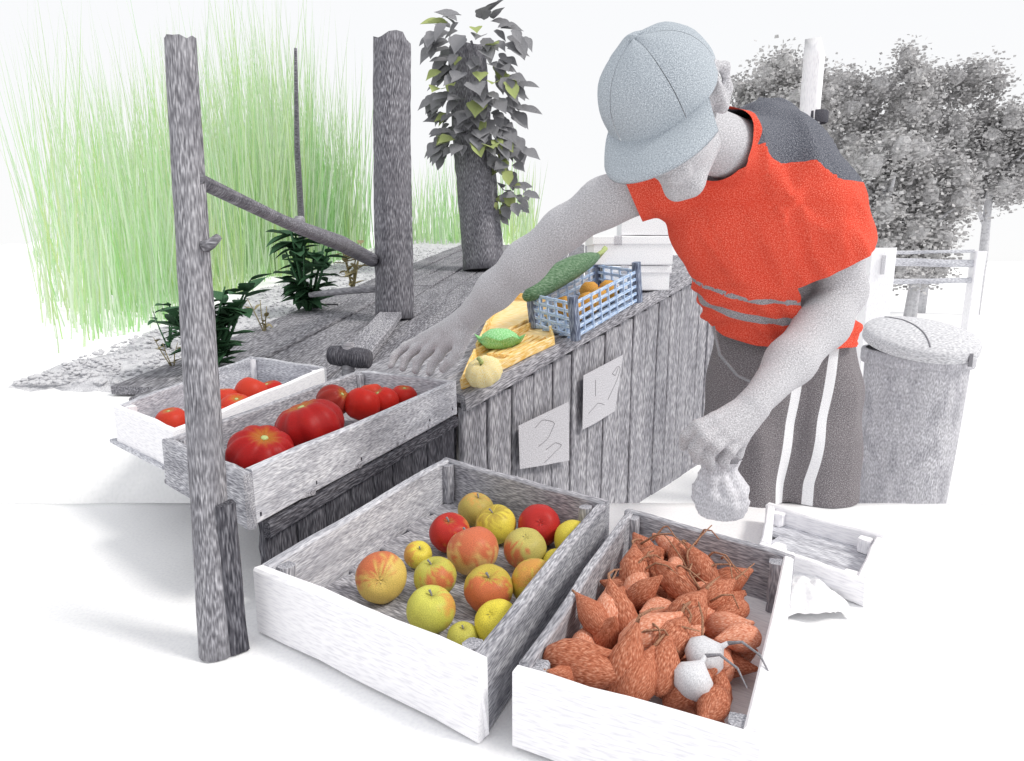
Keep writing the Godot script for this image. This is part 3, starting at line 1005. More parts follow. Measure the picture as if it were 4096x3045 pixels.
func sign_sheet(label: String, q: Array, key: String, strokes: Array) -> void:
	var base: Vector3 = (q[2] + q[3]) / 2
	var t := thing("paper_sign", label, "sign", base)
	var st := begin(true)
	var n := 8
	var nrm: Vector3 = (q[3] - q[0]).cross(q[1] - q[0]).normalized()
	var at := func(u: float, v: float) -> Vector3:
		return (q[0] as Vector3).lerp(q[1], u).lerp((q[3] as Vector3).lerp(q[2], u), v) - base
	for i in n:
		for j in n:
			var ps := []
			for c in [[0, 0], [0, 1], [1, 1], [1, 0]]:
				var u := float(i + c[0]) / n
				var v := float(j + c[1]) / n
				ps.append(at.call(u, v) + nrm * (0.006 * v * v * sin(u * 5.0) * 0.6))
			quad(st, ps[0], ps[1], ps[2], ps[3])
	part(t, "sheet", finish(st), mt(key))
	for s in strokes:
		var pts := []
		var c := Curve2D.new()
		for i in range(0, s.size(), 2): c.add_point(Vector2(s[i], s[i + 1]))
		var rad := []
		for i in 13:
			var p := c.sample_baked(c.get_baked_length() * i / 12.0)
			pts.append(at.call(p.x, p.y) + nrm * (0.006 * p.y * p.y * sin(p.x * 5.0) * 0.6 + 0.0005))
			rad.append(0.0011)
		part(t, "pen_stroke", tube(pts, rad, 4), mt("line"))

func low_tray(called: String, label: String, q: Array, up: Vector3, h: float) -> void:
	var mid: Vector3 = (q[0] + q[1] + q[2] + q[3]) / 4
	var t := thing(called, label, "tray", mid)
	var st := begin(true)
	var qq := []
	for c in q: qq.append(c - mid + up * 0.006)
	quad(st, qq[0], qq[1], qq[2], qq[3])
	part(t, "floor", finish(st), mt("tray"))
	for i in 4:
		board(t, "rim", q[i].lerp(mid, 0.03) + up * h * 0.52, q[(i + 1) % 4].lerp(mid, 0.03) + up * h * 0.52, up, h, 0.008, mt("slat", i), 0.001)

# ---------------------------------------------------------------- tomatoes
func build_tomatoes() -> void:
	var stand := thing("tomato_stand", "dark plank stand carrying the tomato crates above the white table", "stand", Vector3(-0.28, 0.5, -1.3))
	var f0 := Vector3(-0.402, 0, -0.968)
	var f1 := Vector3(-0.160, 0, -1.668)
	var n := 9
	for i in n:
		var c := f0.lerp(f1, (i + 0.5) / n)
		var y0 := 0.5 if c.z > -1.42 else 0.0
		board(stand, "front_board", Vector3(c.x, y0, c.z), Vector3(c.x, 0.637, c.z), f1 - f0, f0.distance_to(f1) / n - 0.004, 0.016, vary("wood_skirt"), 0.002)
	var leg := Vector3(-0.3910, 0.5000, -0.8319)
	board(stand, "leg", Vector3(leg.x, 0.5, leg.z), Vector3(leg.x, 0.722, leg.z), Vector3(1, 0, -0.9), 0.026, 0.02, mt("wood_skirt", 1), 0.001)
	board(stand, "top_rail", f0 + Vector3(0.012, 0.625, 0.004), f1 + Vector3(0.012, 0.625, 0.004), Vector3.UP, 0.026, 0.012, mt("wood_skirt", 3), 0.001)
	for z in [-1.06, -1.3, -1.6]:
		var fx := lerpf(f0.x, f1.x, (z - f0.z) / (f1.z - f0.z)) - 0.01
		board(stand, "bearer", Vector3(fx - 0.02, 0.6275, z - 0.01), Vector3(fx - 0.40, 0.6275, z - 0.34), Vector3.UP, 0.022, 0.05, mt("wood_skirt", 2), 0.001)
	var fq := [Vector3(-0.625, 0.73, -1.11), Vector3(-0.408, 0.73, -0.930), Vector3(-0.151, 0.73, -1.684), Vector3(-0.44, 0.73, -1.85)]
	quad_crate("tomato_crate", "grey wooden crate of big ribbed tomatoes, a broad pale board along its side", fq, 0.09, 0.016, [mt("wood_grey", 1), mt("wood_light", 2), mt("wood_light", 3), mt("wood_grey", 4), mt("floor_dark"), mt("wood_grey")], 5, true)
	var bq := [Vector3(-0.872, 0.73, -1.376), Vector3(-0.640, 0.73, -1.178), Vector3(-0.556, 0.73, -1.90), Vector3(-0.86, 0.73, -2.12)]
	quad_crate("tomato_crate", "white wooden crate of small bright tomatoes behind the grey one", bq, 0.09, 0.014, [mt("wood_white", 1), mt("wood_white", 2), mt("wood_light", 3), mt("wood_light", 4), mt("wood_light", 1), mt("wood_white")], 5)
	# [place, radius, flatness, ribs, tilt, colour a, colour b, label]
	var dark := Color(0.42, 0.015, 0.015)
	var red := Color(0.56, 0.022, 0.014)
	var lite := Color(0.66, 0.055, 0.03)
	var list := [
		[Vector3(-0.4430, 0.7100, -1.0958), 0.0580, 0.80, 9, 0.45, dark, "deep red ribbed beefsteak tomato nearest the slim pole in the grey crate"],
		[Vector3(-0.4036, 0.7193, -1.2443), 0.0673, 0.82, 9, 0.3, dark, "largest ribbed beefsteak tomato with a dull green crown in the grey crate"],
		[Vector3(-0.4290, 0.7120, -1.5073), 0.0400, 1.05, 7, 0.9, Color(0.34, 0.03, 0.02), "dark brownish tomato tipped on its side behind the largest tomato"],
		[Vector3(-0.3591, 0.7048, -1.5089), 0.0428, 0.98, 0, 0.5, red, "smooth round red tomato in the middle of the grey crate"],
		[Vector3(-0.3194, 0.6966, -1.5758), 0.0366, 1.0, 5, 0.6, red, "red tomato pressed between the smooth round one and the end tomato"],
		[Vector3(-0.2811, 0.6975, -1.6375), 0.0355, 0.8, 5, 0.2, red, "last red tomato at the far end of the grey crate"],
		[Vector3(-0.3766, 0.6933, -1.6862), 0.0333, 0.9, 0, 0.2, lite, "small paler tomato showing over the smooth round red one"],
		[Vector3(-0.7644, 0.6893, -1.4055), 0.0343, 0.95, 0, 0.2, lite, "bright tomato alone at the near end of the white crate"],
		[Vector3(-0.6784, 0.6913, -1.4400), 0.0363, 0.9, 0, 0.3, lite, "bright tomato half hidden by the slim pole in the white crate"],
		[Vector3(-0.6442, 0.7056, -1.4672), 0.0376, 0.9, 5, 0.4, lite, "bright tomato just right of the slim pole in the white crate"],
		[Vector3(-0.6655, 0.7127, -1.6115), 0.0407, 1.0, 0, 0.5, lite, "highest pale red tomato of the heap in the white crate"],
		[Vector3(-0.6481, 0.6977, -1.6890), 0.0397, 0.75, 5, 0.3, red, "flattened red tomato at the far side of the white crate"],
		[Vector3(-0.7146, 0.7035, -1.5660), 0.0355, 0.9, 0, 0.1, lite, "small bright tomato behind the pole at the back of the heap"],
		[Vector3(-0.6731, 0.6858, -1.5818), 0.0308, 0.9, 0, 0.3, lite, "low bright tomato against the white crate's inner side"],
	]
	for i in list.size():
		var e: Array = list[i]
		var r: float = e[1]
		var o := thing("tomato", e[6], "tomato", e[0] - Vector3(0, r * e[2], 0))
		var rot := Basis.from_euler(Vector3(e[4], rng.randf() * 6.0, rng.randf_range(-0.2, 0.2)))
		if e[4] > 0.8: rot = Basis.from_euler(Vector3(0.3, 0, -0.9))
		var mesh := fruit_mesh(r, e[2], e[3], 0.17 if e[3] > 6 else 0.06, e[5], e[5].lerp(Color(0.5, 0.24, 0.03), 0.75), 0.16, i)
		part(o, "flesh", mesh, mt("fruit"), Transform3D(rot, Vector3(0, r * e[2], 0)))
		part(o, "stem_scar", lathe([Vector2(0, 0.02), Vector2(0.09, 0.015), Vector2(0.12, -0.03), Vector2(0, -0.06)], 8, 0, 0, 0.15), mt("marrow_stem"), Transform3D(rot.scaled_local(Vector3.ONE * r), Vector3(0, r * e[2], 0) + rot * Vector3(0, r * e[2] * 0.80, 0)))

# round fruit with a dimple; col over the body, crown near the stem, patches of blush broken into streaks
func fruit_mesh(r: float, flat: float, ribs: int, amp: float, col: Color, crown: Color, crown_size: float, seed_: int, blush := Color(0, 0, 0, 0), bdir := Vector3.UP, bsize := 0.0) -> ArrayMesh:
	var st := begin(true)
	var n := FastNoiseLite.new()
	n.seed = seed_ + 11
	n.frequency = 1.0
	var sides := 40
	var rows := 22
	var ph := rng.randf() * TAU
	var pts := []
	var cols := []
	for j in rows + 1:
		var th := PI * j / rows
		var ring := []
		var cr := []
		for i in sides:
			var a := TAU * i / sides
			var rr := sin(th)
			var y := cos(th)
			var dip := exp(-pow(th / 0.38, 2)) * 0.24
			var dip2 := exp(-pow((PI - th) / 0.32, 2)) * 0.15
			var f := 1.0
			if ribs > 0:
				var wv := absf(sin(a * ribs / 2.0 + ph + sin(a * 2.0 + ph) * 0.5))
				f += amp * (pow(wv, 0.6) - 0.75) * (0.35 + 0.65 * sin(th))
			f += 0.025 * n.get_noise_3d(cos(a) * rr * 1.4, y * 1.4, sin(a) * rr * 1.4)
			var p := Vector3(cos(a) * rr * f, (y - dip + dip2) * flat * (0.5 + 0.5 * f), -sin(a) * rr * f)
			ring.append(p * r)
			var d := Vector3(cos(a) * rr, y, -sin(a) * rr)
			var c := col
			var streak := n.get_noise_3d(cos(a) * 5.5, y * 1.3, sin(a) * 5.5)
			c = c.lerp(Color(col.r * 1.35, col.g * 1.35, col.b * 1.3), clampf(streak, 0, 1) * 0.5)
			if bsize > 0.0:
				var b := d.dot(bdir) - (1.0 - bsize) + streak * 0.9 + n.get_noise_3d(d.x * 9.0, d.y * 5.0, d.z * 9.0) * 0.35
				c = c.lerp(blush, smoothstep(-0.10, 0.35, b) * blush.a)
			var cw := crown_size * 3.5 + streak * 0.35
			c = c.lerp(crown, smoothstep(cw, cw * 0.25, th) * 0.85)
			cr.append(c)
		pts.append(ring)
		cols.append(cr)
	for j in rows:
		for i in sides:
			var i2 := (i + 1) % sides
			for k in [[j, i], [j + 1, i2], [j + 1, i], [j, i], [j, i2], [j + 1, i2]]:
				st.set_color(cols[k[0]][k[1]])
				st.add_vertex(pts[k[0]][k[1]])
	return finish(st)

# ---------------------------------------------------------------- apples
func build_apples() -> void:
	var q := [Vector3(-0.3798, 0.6050, -0.8717), Vector3(-0.0391, 0.6050, -0.6490), Vector3(0.1803, 0.6050, -1.1450), Vector3(-0.1485, 0.6050, -1.4166)]
	quad_crate("apple_crate", "open wooden crate of apples with a broad white near end", q, 0.103, 0.019, [mt("wood_white", 1), mt("wood_grey", 2), mt("wood_grey", 3), mt("wood_light", 4), mt("floor_dark", 1), mt("wood_grey", 3)], 6)
	var yl := Color(0.86, 0.72, 0.10)
	var gy := Color(0.62, 0.58, 0.11)
	var ol := Color(0.52, 0.44, 0.12)
	var rd := Color(0.56, 0.03, 0.03, 0.95)
	var pk := Color(0.70, 0.14, 0.08, 0.85)
	var og := Color(0.80, 0.34, 0.10, 0.8)
	# [place, radius, eye direction, ground colour, blush, blush direction, size, label]
	var list := [
		[Vector3(-0.2076, 0.5524, -0.9470), 0.0404, Vector3(0.12, 0.35, 1), Color(0.80, 0.58, 0.16), pk, Vector3(-0.5, 0.75, -0.1), 0.75, "orange flushed apple apart from the others, its eye turned outward"],
		[Vector3(-0.1655, 0.5368, -1.0584), 0.0248, Vector3(0.3, 0.8, 0.5), yl, og, Vector3(-1, 0.2, 0.3), 0.6, "small yellow apple with an orange cheek between the pink and the orange apple"],
		[Vector3(-0.1235, 0.5465, -0.9582), 0.0345, Vector3(-0.2, 0.9, 0.1), gy, pk, Vector3(0.35, 0.1, 0.95), 0.42, "green yellow apple with a red patch low on its side"],
		[Vector3(-0.1179, 0.5478, -0.8593), 0.0358, Vector3(0.1, 0.95, 0.2), Color(0.70, 0.68, 0.13), og, Vector3(1, 0.2, 0), 0.22, "greenish yellow apple against the white near board"],
		[Vector3(-0.0687, 0.5302, -0.8162), 0.0222, Vector3(0.1, 0.95, 0.2), gy, og, Vector3(0, 1, 0), 0.0, "small green apple sunk in the near corner of the crate"],
		[Vector3(-0.1152, 0.5502, -1.1214), 0.0382, Vector3(0.0, 0.95, 0.35), Color(0.70, 0.22, 0.06), rd, Vector3(-0.5, 0.5, 0.4), 1.1, "red apple by the left side board, next to the pink one"],
		[Vector3(-0.0669, 0.5586, -1.0291), 0.0446, Vector3(-0.3, 0.75, -0.5), Color(0.82, 0.52, 0.20), pk, Vector3(0.1, 0.95, 0.2), 0.85, "large pink orange apple in the middle of the heap"],
		[Vector3(-0.0729, 0.5489, -1.2360), 0.0369, Vector3(0.2, 0.9, 0.1), Color(0.56, 0.44, 0.12), og, Vector3(0, 1, 0), 0.2, "brownish yellow apple at the back behind another yellow one"],
		[Vector3(-0.0306, 0.5529, -1.1530), 0.0389, Vector3(-0.2, 0.9, 0.25), yl, Color(0.42, 0.26, 0.06, 0.7), Vector3(-0.4, 0.9, 0.2), 0.45, "bright yellow apple with a brown shoulder next to the dark red one"],
		[Vector3(0.0514, 0.5525, -1.1476), 0.0405, Vector3(0.02, 0.55, 0.85), Color(0.66, 0.16, 0.07), rd, Vector3(0.2, 0.7, 0.2), 1.3, "dark red apple by the far end board"],
		[Vector3(0.0226, 0.5498, -1.0549), 0.0378, Vector3(0.05, 0.85, 0.4), Color(0.62, 0.54, 0.16), pk, Vector3(-0.6, -0.45, 0.7), 0.5, "olive yellow apple with a red foot in front of the dark red one"],
		[Vector3(0.1114, 0.5471, -1.0982), 0.0351, Vector3(0.0, 0.4, 0.95), yl, og, Vector3(0, 1, 0), 0.0, "yellow apple in the far right corner, its dark eye turned outward"],
		[Vector3(0.0776, 0.5349, -1.0308), 0.0249, Vector3(0.1, 0.8, 0.5), yl, og, Vector3(0, 1, 0), 0.0, "small bright yellow apple tucked against the right side board"],
		[Vector3(0.0354, 0.5492, -0.9353), 0.0372, Vector3(-0.15, 0.3, 0.95), Color(0.72, 0.58, 0.10), og, Vector3(-0.3, 0.9, 0.3), 0.45, "streaky yellow apple by the right side board, its withered eye outward"],
		[Vector3(-0.0362, 0.5500, -0.9152), 0.0380, Vector3(0.05, 0.9, 0.42), Color(0.64, 0.50, 0.09), pk, Vector3(-0.1, -0.25, 1), 0.9, "red and yellow apple with its stem hollow turned up"],
		[Vector3(-0.0208, 0.5447, -0.8294), 0.0327, Vector3(-0.35, 0.8, 0.5), Color(0.90, 0.76, 0.09), og, Vector3(1, 0, 0.2), 0.3, "clear yellow apple nearest the right corner of the near board"],
	]
	for i in list.size():
		var e: Array = list[i]
		var r: float = e[1]
		var o := thing("apple", e[7], "apple", e[0] - Vector3(0, r * 0.93, 0))
		var ax: Vector3 = e[2].normalized() * (-1.0 if i in [0, 9, 10, 11, 13, 15] else 1.0)
		var sx := ax.cross(Vector3(0.3, 0.2, -1)).normalized()
		var rot := Basis(sx, ax, sx.cross(ax))
		var inv := rot.inverse()
		var bc: Color = e[4]
		part(o, "flesh", fruit_mesh(r, 0.93, 5, 0.02, e[3], e[3].lerp(Color(0.3, 0.22, 0.06), 0.5), 0.08, i * 7 + 3, bc, inv * (e[5] as Vector3).normalized(), e[6]), mt("fruit"), Transform3D(rot, Vector3(0, r * 0.93, 0)))
		part(o, "stem", tube([rot * Vector3(0, r * 0.62, 0), rot * Vector3(r * 0.04, r * 0.8, 0), rot * Vector3(r * 0.12, r * 0.95, 0)], [r * 0.045, r * 0.04, r * 0.055], 6), mt("line"), Transform3D(Basis(), Vector3(0, r * 0.93, 0)))
		var eye := begin(true)
		for k in 5:
			var a := TAU * k / 5
			var c := Vector3(cos(a), 0, sin(a))
			var d := Vector3(cos(a + 0.9), 0, sin(a + 0.9))
			tri(eye, Vector3(0, 0.74 * r, 0), c * 0.08 * r + Vector3(0, 0.74 * r, 0), (c + d) * 0.1 * r + Vector3(0, 0.87 * r, 0))
		part(o, "calyx", finish(eye), mt("dark"), Transform3D(rot * Basis(Vector3.RIGHT, PI), Vector3(0, r * 0.93, 0)))

# ---------------------------------------------------------------- shallots
func build_shallots() -> void:
	var q := [Vector3(0.0020, 0.6000, -0.6398), Vector3(0.2308, 0.6000, -0.5362), Vector3(0.4373, 0.6000, -0.9344), Vector3(0.2155, 0.6000, -1.1233)]
	quad_crate("shallot_crate", "wooden crate heaped with shallots, its near edge and right side white", q, 0.098, 0.014, [mt("wood_white", 1), mt("wood_white", 2), mt("wood_grey", 3), mt("wood_grey", 4), mt("wood_white", 2), mt("wood_grey", 3)], 5)
	var meshes := []
	for i in 5:
		var w := rng.randf_range(0.40, 0.56)
		meshes.append(lathe([Vector2(0.0, -1.0), Vector2(0.10, -0.97), Vector2(w * 0.75, -0.7), Vector2(w, -0.25), Vector2(w * 0.92, 0.15), Vector2(w * 0.55, 0.55), Vector2(0.14, 0.82), Vector2(0.07, 1.0), Vector2(0.0, 1.04)], 16, 6, 0.03, 0.03))
	var placed := []
	var tries := 0
	# big bulbs seen on top: [u, v as places on the heap], then fillers
	var tops := [
		[Vector3(0.1872, 0.5850, -0.9109), 0.046, Vector3(0.15, 0.5, -1)], [Vector3(0.2378, 0.5880, -0.8696), 0.048, Vector3(-0.6, 0.4, -0.8)],
		[Vector3(0.1722, 0.5920, -0.7281), 0.05, Vector3(1, 0.35, -0.45)], [Vector3(0.1429, 0.5880, -0.7825), 0.045, Vector3(-0.2, 0.6, -0.6)],
		[Vector3(0.1051, 0.5900, -0.7736), 0.037, Vector3(-0.5, 0.4, -0.8)], [Vector3(0.1279, 0.5900, -0.7848), 0.037, Vector3(0.1, 0.4, -0.9)],
		[Vector3(0.0749, 0.5920, -0.6810), 0.045, Vector3(0.9, 0.3, 0.3)], [Vector3(0.1310, 0.5950, -0.6635), 0.046, Vector3(0.3, 0.8, -0.4)],
		[Vector3(0.0943, 0.5850, -0.6628), 0.044, Vector3(1, 0.2, 0.5)], [Vector3(0.1435, 0.5880, -0.6503), 0.04, Vector3(0.6, 0.5, -0.8)],
		[Vector3(0.2335, 0.5900, -0.7792), 0.046, Vector3(0.8, 0.4, -0.8)], [Vector3(0.2889, 0.5850, -0.9184), 0.045, Vector3(-0.3, 0.5, -1)],
		[Vector3(0.1751, 0.5900, -0.6708), 0.042, Vector3(0.4, 0.4, -1)], [Vector3(0.2879, 0.5850, -0.8356), 0.04, Vector3(0.9, 0.3, -0.6)],
		[Vector3(0.0685, 0.5750, -0.6669), 0.034, Vector3(-0.7, 0.4, 0.3)], [Vector3(0.1972, 0.5920, -0.7182), 0.042, Vector3(0.9, 0.4, -0.9)],
	]
	for e in tops: placed.append(e)
	while placed.size() < 104 and tries < 4000:
		tries += 1
		var u := rng.randf_range(0.13, 0.84)
		var v := rng.randf_range(0.15, 0.86)
		if u > 0.93 - 0.35 * v * v: continue
		var p: Vector3 = (q[0] as Vector3).lerp(q[1], u).lerp((q[3] as Vector3).lerp(q[2], u), v)
		p.y = rng.randf_range(0.53, 0.588) - 0.012 * u
		var ok := true
		for e in placed:
			if p.distance_to(e[0]) < 0.028: ok = false
		if not ok: continue
		placed.append([p, rng.randf_range(0.028, 0.040), Vector3(rng.randf_range(-1, 1), rng.randf_range(-0.1, 0.5), rng.randf_range(-1, 1))])
	for i in placed.size():
		var e: Array = placed[i]
		var ax: Vector3 = e[2].normalized()
		var sx := ax.cross(Vector3(0.31, 0.2, 0.9)).normalized()
		var rot := Basis(sx, ax, sx.cross(ax))
		var s: float = e[1]
		var label := "copper brown shallot heaped in the crate beside the apples"
		var o := thing("shallot", label, "shallot", e[0] - Vector3(0, s * 0.45, 0), "shallots heaped in the crate")
		var pale := rng.randf() < 0.35
		part(o, "bulb", meshes[i % 5], mt("shallot_pale", i) if pale else mt("shallot", i), Transform3D(rot.scaled_local(Vector3.ONE * s), Vector3(0, s * 0.45, 0)))
		if i < 15:
			var tip := rot * Vector3(0, s * 0.98, 0)
			var d1 := (rot * Vector3(rng.randf_range(-0.5, 0.5), 1, rng.randf_range(-0.5, 0.5))) * s
			var bend := Vector3(rng.randf_range(0.0, 0.7), rng.randf_range(-0.5, 0.15), rng.randf_range(-0.7, 0.5)) * s
			part(o, "dry_stalk", tube([tip, tip + d1 * 0.2, tip + d1 * 0.4 + bend * 0.5, tip + d1 * 0.5 + bend * 1.1], [s * 0.06, s * 0.045, s * 0.035, s * 0.02], 5), mt("stalk"), Transform3D(Basis(), Vector3(0, s * 0.45, 0)))
	# pale onions at the right
	var on := [[Vector3(0.2278, 0.5880, -0.6870), 0.025, "white onion with a long tail near the right edge of the shallot heap"], [Vector3(0.2021, 0.5850, -0.6464), 0.024, "grey white onion low at the end of the shallot heap"]]
	for i in on.size():
		var e: Array = on[i]
		var s: float = e[1]
		var o := thing("white_onion", e[2], "onion", e[0] - Vector3(0, s * 0.8, 0))
		var rot := Basis.from_euler(Vector3(0.3, i * 1.0, -0.8))
		part(o, "bulb", lathe([Vector2(0, -0.82), Vector2(0.2, -0.85), Vector2(0.75, -0.6), Vector2(1.0, -0.1), Vector2(0.82, 0.42), Vector2(0.35, 0.8), Vector2(0.13, 1.0), Vector2(0.1, 1.3), Vector2(0.0, 1.35)], 20, 8, 0.03), mt("onion"), Transform3D(rot.scaled_local(Vector3.ONE * s), Vector3(0, s * 0.8, 0)))
		var tip := rot * Vector3(0, s * 1.3, 0)
		part(o, "dry_stalk", tube([tip, tip + Vector3(0.015, 0.004, 0.004), tip + Vector3(0.03, -0.002, 0.02), tip + Vector3(0.034, -0.012, 0.04)], [0.0025, 0.0018, 0.0014, 0.0008], 5), mt("line"), Transform3D(Basis(), Vector3(0, s * 0.8, 0)))
	# dry straw strands over the far end
	var strands := [[Vector3(0.2700, 0.5808, -0.9000), Vector3(0.2700, 0.6021, -0.9300), Vector3(0.2992, 0.6151, -0.9600), Vector3(0.3230, 0.6259, -0.9800)], [Vector3(0.2701, 0.5793, -0.9000), Vector3(0.2618, 0.5945, -0.9300), Vector3(0.2508, 0.6067, -0.9700), Vector3(0.2456, 0.6101, -0.9800)], [Vector3(0.2707, 0.5809, -0.8900), Vector3(0.3037, 0.5980, -0.9000), Vector3(0.3314, 0.5980, -0.9000), Vector3(0.3472, 0.5861, -0.8800)], [Vector3(0.2423, 0.5469, -0.8400), Vector3(0.2896, 0.5659, -0.8700), Vector3(0.3294, 0.5757, -0.8900), Vector3(0.3515, 0.5868, -0.9000)]]
	for k in 14:
		var uu := rng.randf_range(0.15, 0.8)
		var vv := rng.randf_range(0.15, 0.9)
		var s0: Vector3 = (q[0] as Vector3).lerp(q[1], uu).lerp((q[3] as Vector3).lerp(q[2], uu), vv)
		s0.y = 0.59
		var pts4 := [s0]
		var dir := Vector3(rng.randf_range(-1, 1), 0, rng.randf_range(-1, 1)).normalized()
		for j in 3:
			dir = dir.rotated(Vector3.UP, rng.randf_range(-1.1, 1.1))
			s0 = s0 + dir * rng.randf_range(0.015, 0.03) + Vector3(0, [0.022, 0.004, -0.016][j] + rng.randf_range(-0.004, 0.004), 0)
			s0 = s0.lerp((q[0] + q[2]) * 0.5 + Vector3(0, s0.y - 0.6, 0), 0.08)
			pts4.append(s0)
		strands.append(pts4)
	for s in strands:
		var b: Vector3 = s[0]
		var o := thing("straw_strand", "thin brown dry strand curling over the shallot heap", "straw", b, "dry strands on the shallots")
		var c := Curve3D.new()
		for i in 4:
			var d := Vector3.ZERO
			if i > 0 and i < 3: d = (s[i + 1] - s[i - 1]) * 0.2
			c.add_point(s[i] - b, -d, d)
		var pts := []
		var rad := []
		for i in 15:
			pts.append(c.sample_baked(c.get_baked_length() * i / 14.0))
			rad.append(lerpf(0.002, 0.0009, i / 14.0))
		part(o, "strand", tube(pts, rad, 5), mt("stalk"))

# ---------------------------------------------------------------- things on the right
func build_right_side() -> void:
	# white tray and plastic bag on the table
	var q := [Vector3(0.4438, 0.5450, -1.0817), Vector3(0.5631, 0.5450, -0.9475), Vector3(0.6974, 0.5450, -1.1249), Vector3(0.5402, 0.5450, -1.2862)]
	quad_crate("white_tray", "small empty white wooden tray on the cloth behind the shallot crate", q, 0.044, 0.016, [mt("wood_white", 1), mt("wood_white", 2), mt("wood_white", 3), mt("wood_white"), mt("wood_light", 4), mt("wood_white")], 3)
	var bp := Vector3(0.4759, 0.5000, -0.9736)
	var bag := thing("plastic_bag", "crumpled white plastic bag lying flat beside the shallot crate", "bag", bp)
	var st := begin(true)
	var n := 26
	var pts := []
	for j in n + 1:
		var row := []
		for i in n + 1:
			var u := i / float(n) * 2 - 1
			var v := j / float(n) * 2 - 1
			var d := maxf(1.0 - sqrt(u * u + v * v) * 0.72, 0.0)
			var edge := 1.0 + 0.10 * sin(atan2(v, u) * 5.0)
			var y := 0.003 + 0.036 * pow(d, 0.8) * (0.75 + 0.6 * fold_noise.get_noise_2d(u * 0.10 + 3, v * 0.10))
			y += 0.004 * absf(fold_noise.get_noise_2d(u * 0.22, v * 0.22)) * (1.0 if d > 0.1 else 0.2)
			row.append(Vector3(u * 0.055 * edge, maxf(y, 0.002), v * 0.065 * edge))
		pts.append(row)
	for j in n:
		for i in n:
			quad(st, pts[j + 1][i], pts[j + 1][i + 1], pts[j][i + 1], pts[j][i])
	part(bag, "sheet", finish(st), mt("paper"))
	part(bag, "handle", tube([Vector3(-0.02, 0.03, -0.05), Vector3(-0.005, 0.045, -0.075), Vector3(0.015, 0.042, -0.078), Vector3(0.03, 0.028, -0.055)], [0.004, 0.003, 0.003, 0.004], 6), mt("paper"))
	# bin
	var base := Vector3(1.6484, 0.0000, -2.6003)
	var bin := thing("rubbish_bin", "round pale grey rubbish bin with a domed lid standing behind the man", "bin", base)
	part(bin, "body", lathe([Vector2(0, 0.0), Vector2(0.155, 0.0), Vector2(0.163, 0.01), Vector2(0.175, 0.3), Vector2(0.185, 0.63), Vector2(0.187, 0.635)], 48), mt("bin"))
	part(bin, "rim", lathe([Vector2(0.184, 0.626), Vector2(0.198, 0.628), Vector2(0.201, 0.636), Vector2(0.201, 0.676), Vector2(0.198, 0.684), Vector2(0.184, 0.684)], 48), mt("bin"))
	var dome := [Vector2(0.203, 0.655), Vector2(0.207, 0.66), Vector2(0.207, 0.694), Vector2(0.200, 0.703), Vector2(0.16, 0.716), Vector2(0.09, 0.730), Vector2(0.04, 0.734), Vector2(0, 0.735)]
	var tilt := Transform3D(Basis(Vector3.RIGHT, 0.26), Vector3.ZERO)
	var hingep := Vector3(0, 0.664, 0.2)
	tilt.origin = hingep - tilt.basis * hingep
	part(bin, "lid", lathe(dome, 48), mt("bin_lid"), tilt)
	var arc := []
	var rad := []
	for i in 17:
		var f := i / 16.0 * 2 - 1
		var x := -0.065 + 0.03 * (1 - f * f)
		var z := f * 0.165
		var rr := sqrt(x * x + z * z)
		var y := 0.69
		for k in dome.size() - 1:
			if rr <= dome[k].x and rr >= dome[k + 1].x: y = lerpf(dome[k + 1].y, dome[k].y, (rr - dome[k + 1].x) / maxf(dome[k].x - dome[k + 1].x, 1e-5))
		arc.append(Vector3(x, y + 0.001, z))
		rad.append(0.003)
	part(bin, "hinge", tube(arc, rad, 6), mt("line"), tilt)
	part(bin, "latch", board_mesh(0.012, 0.05, 0.01, 0.0, 1), mt("line"), Transform3D(Basis(Vector3.UP, -0.35), Vector3(0.079, 0.672, 0.200)))
	# white post and fence
	var foot := Vector3(1.1589, 1.5840, -2.6000)
	foot.y = 0.0
	var topw := Vector3(1.1367, 1.8563, -2.6000)
	var p := thing("white_post", "pale squared post with a dark ring standing behind the man's shoulder", "post", foot)
	part(p, "pole", post_mesh(topw.y, 0.042, 0.040, 4, 0.06, 0.03), mt("wood_white", 2), upright(foot, topw))
	var ring := Vector3(1.1649, 1.5757, -2.6000)
	part(p, "ring", lathe([Vector2(0.038, -0.022), Vector2(0.043, -0.018), Vector2(0.043, 0.018), Vector2(0.038, 0.022)], 16), mt("dark"), Transform3D(Basis(), Vector3(0, ring.y, 0)))
	var ft := Vector3(2.1812, 1.0500, -3.9000)
	ft.y = 0.0
	var fence := thing("garden_fence", "white wooden garden fence with thin rails beyond the rubbish bin", "fence", ft)
	var tp := Vector3(2.1749, 1.1090, -3.9000)
	board(fence, "post", ft, Vector3(ft.x, tp.y, ft.z), Vector3.RIGHT, 0.15, 0.10, mt("wood_white", 1), 0.002)
	part(fence, "keyhole_plate", board_mesh(0.02, 0.11, 0.006, 0.0, 1), mt("paper_grey"), Transform3D(Basis(), Vector3(2.1762, 1.0102, -3.8400) - ft))
	for rail in [[Vector3(2.2433, 1.0822, -3.9000), Vector3(2.7341, 1.0903, -3.9000), 0.02], [Vector3(2.2495, 1.0258, -3.9000), Vector3(2.7438, 1.0177, -3.9000), 0.045], [Vector3(2.2620, 0.9120, -3.9000), Vector3(2.7572, 0.9174, -3.9000), 0.03]]:
		board(fence, "rail", rail[0], rail[1], Vector3.UP, rail[2], 0.03, mt("wood_light", 3), 0.002)
	var fe := Vector3(2.7669, 1.0500, -3.9000)
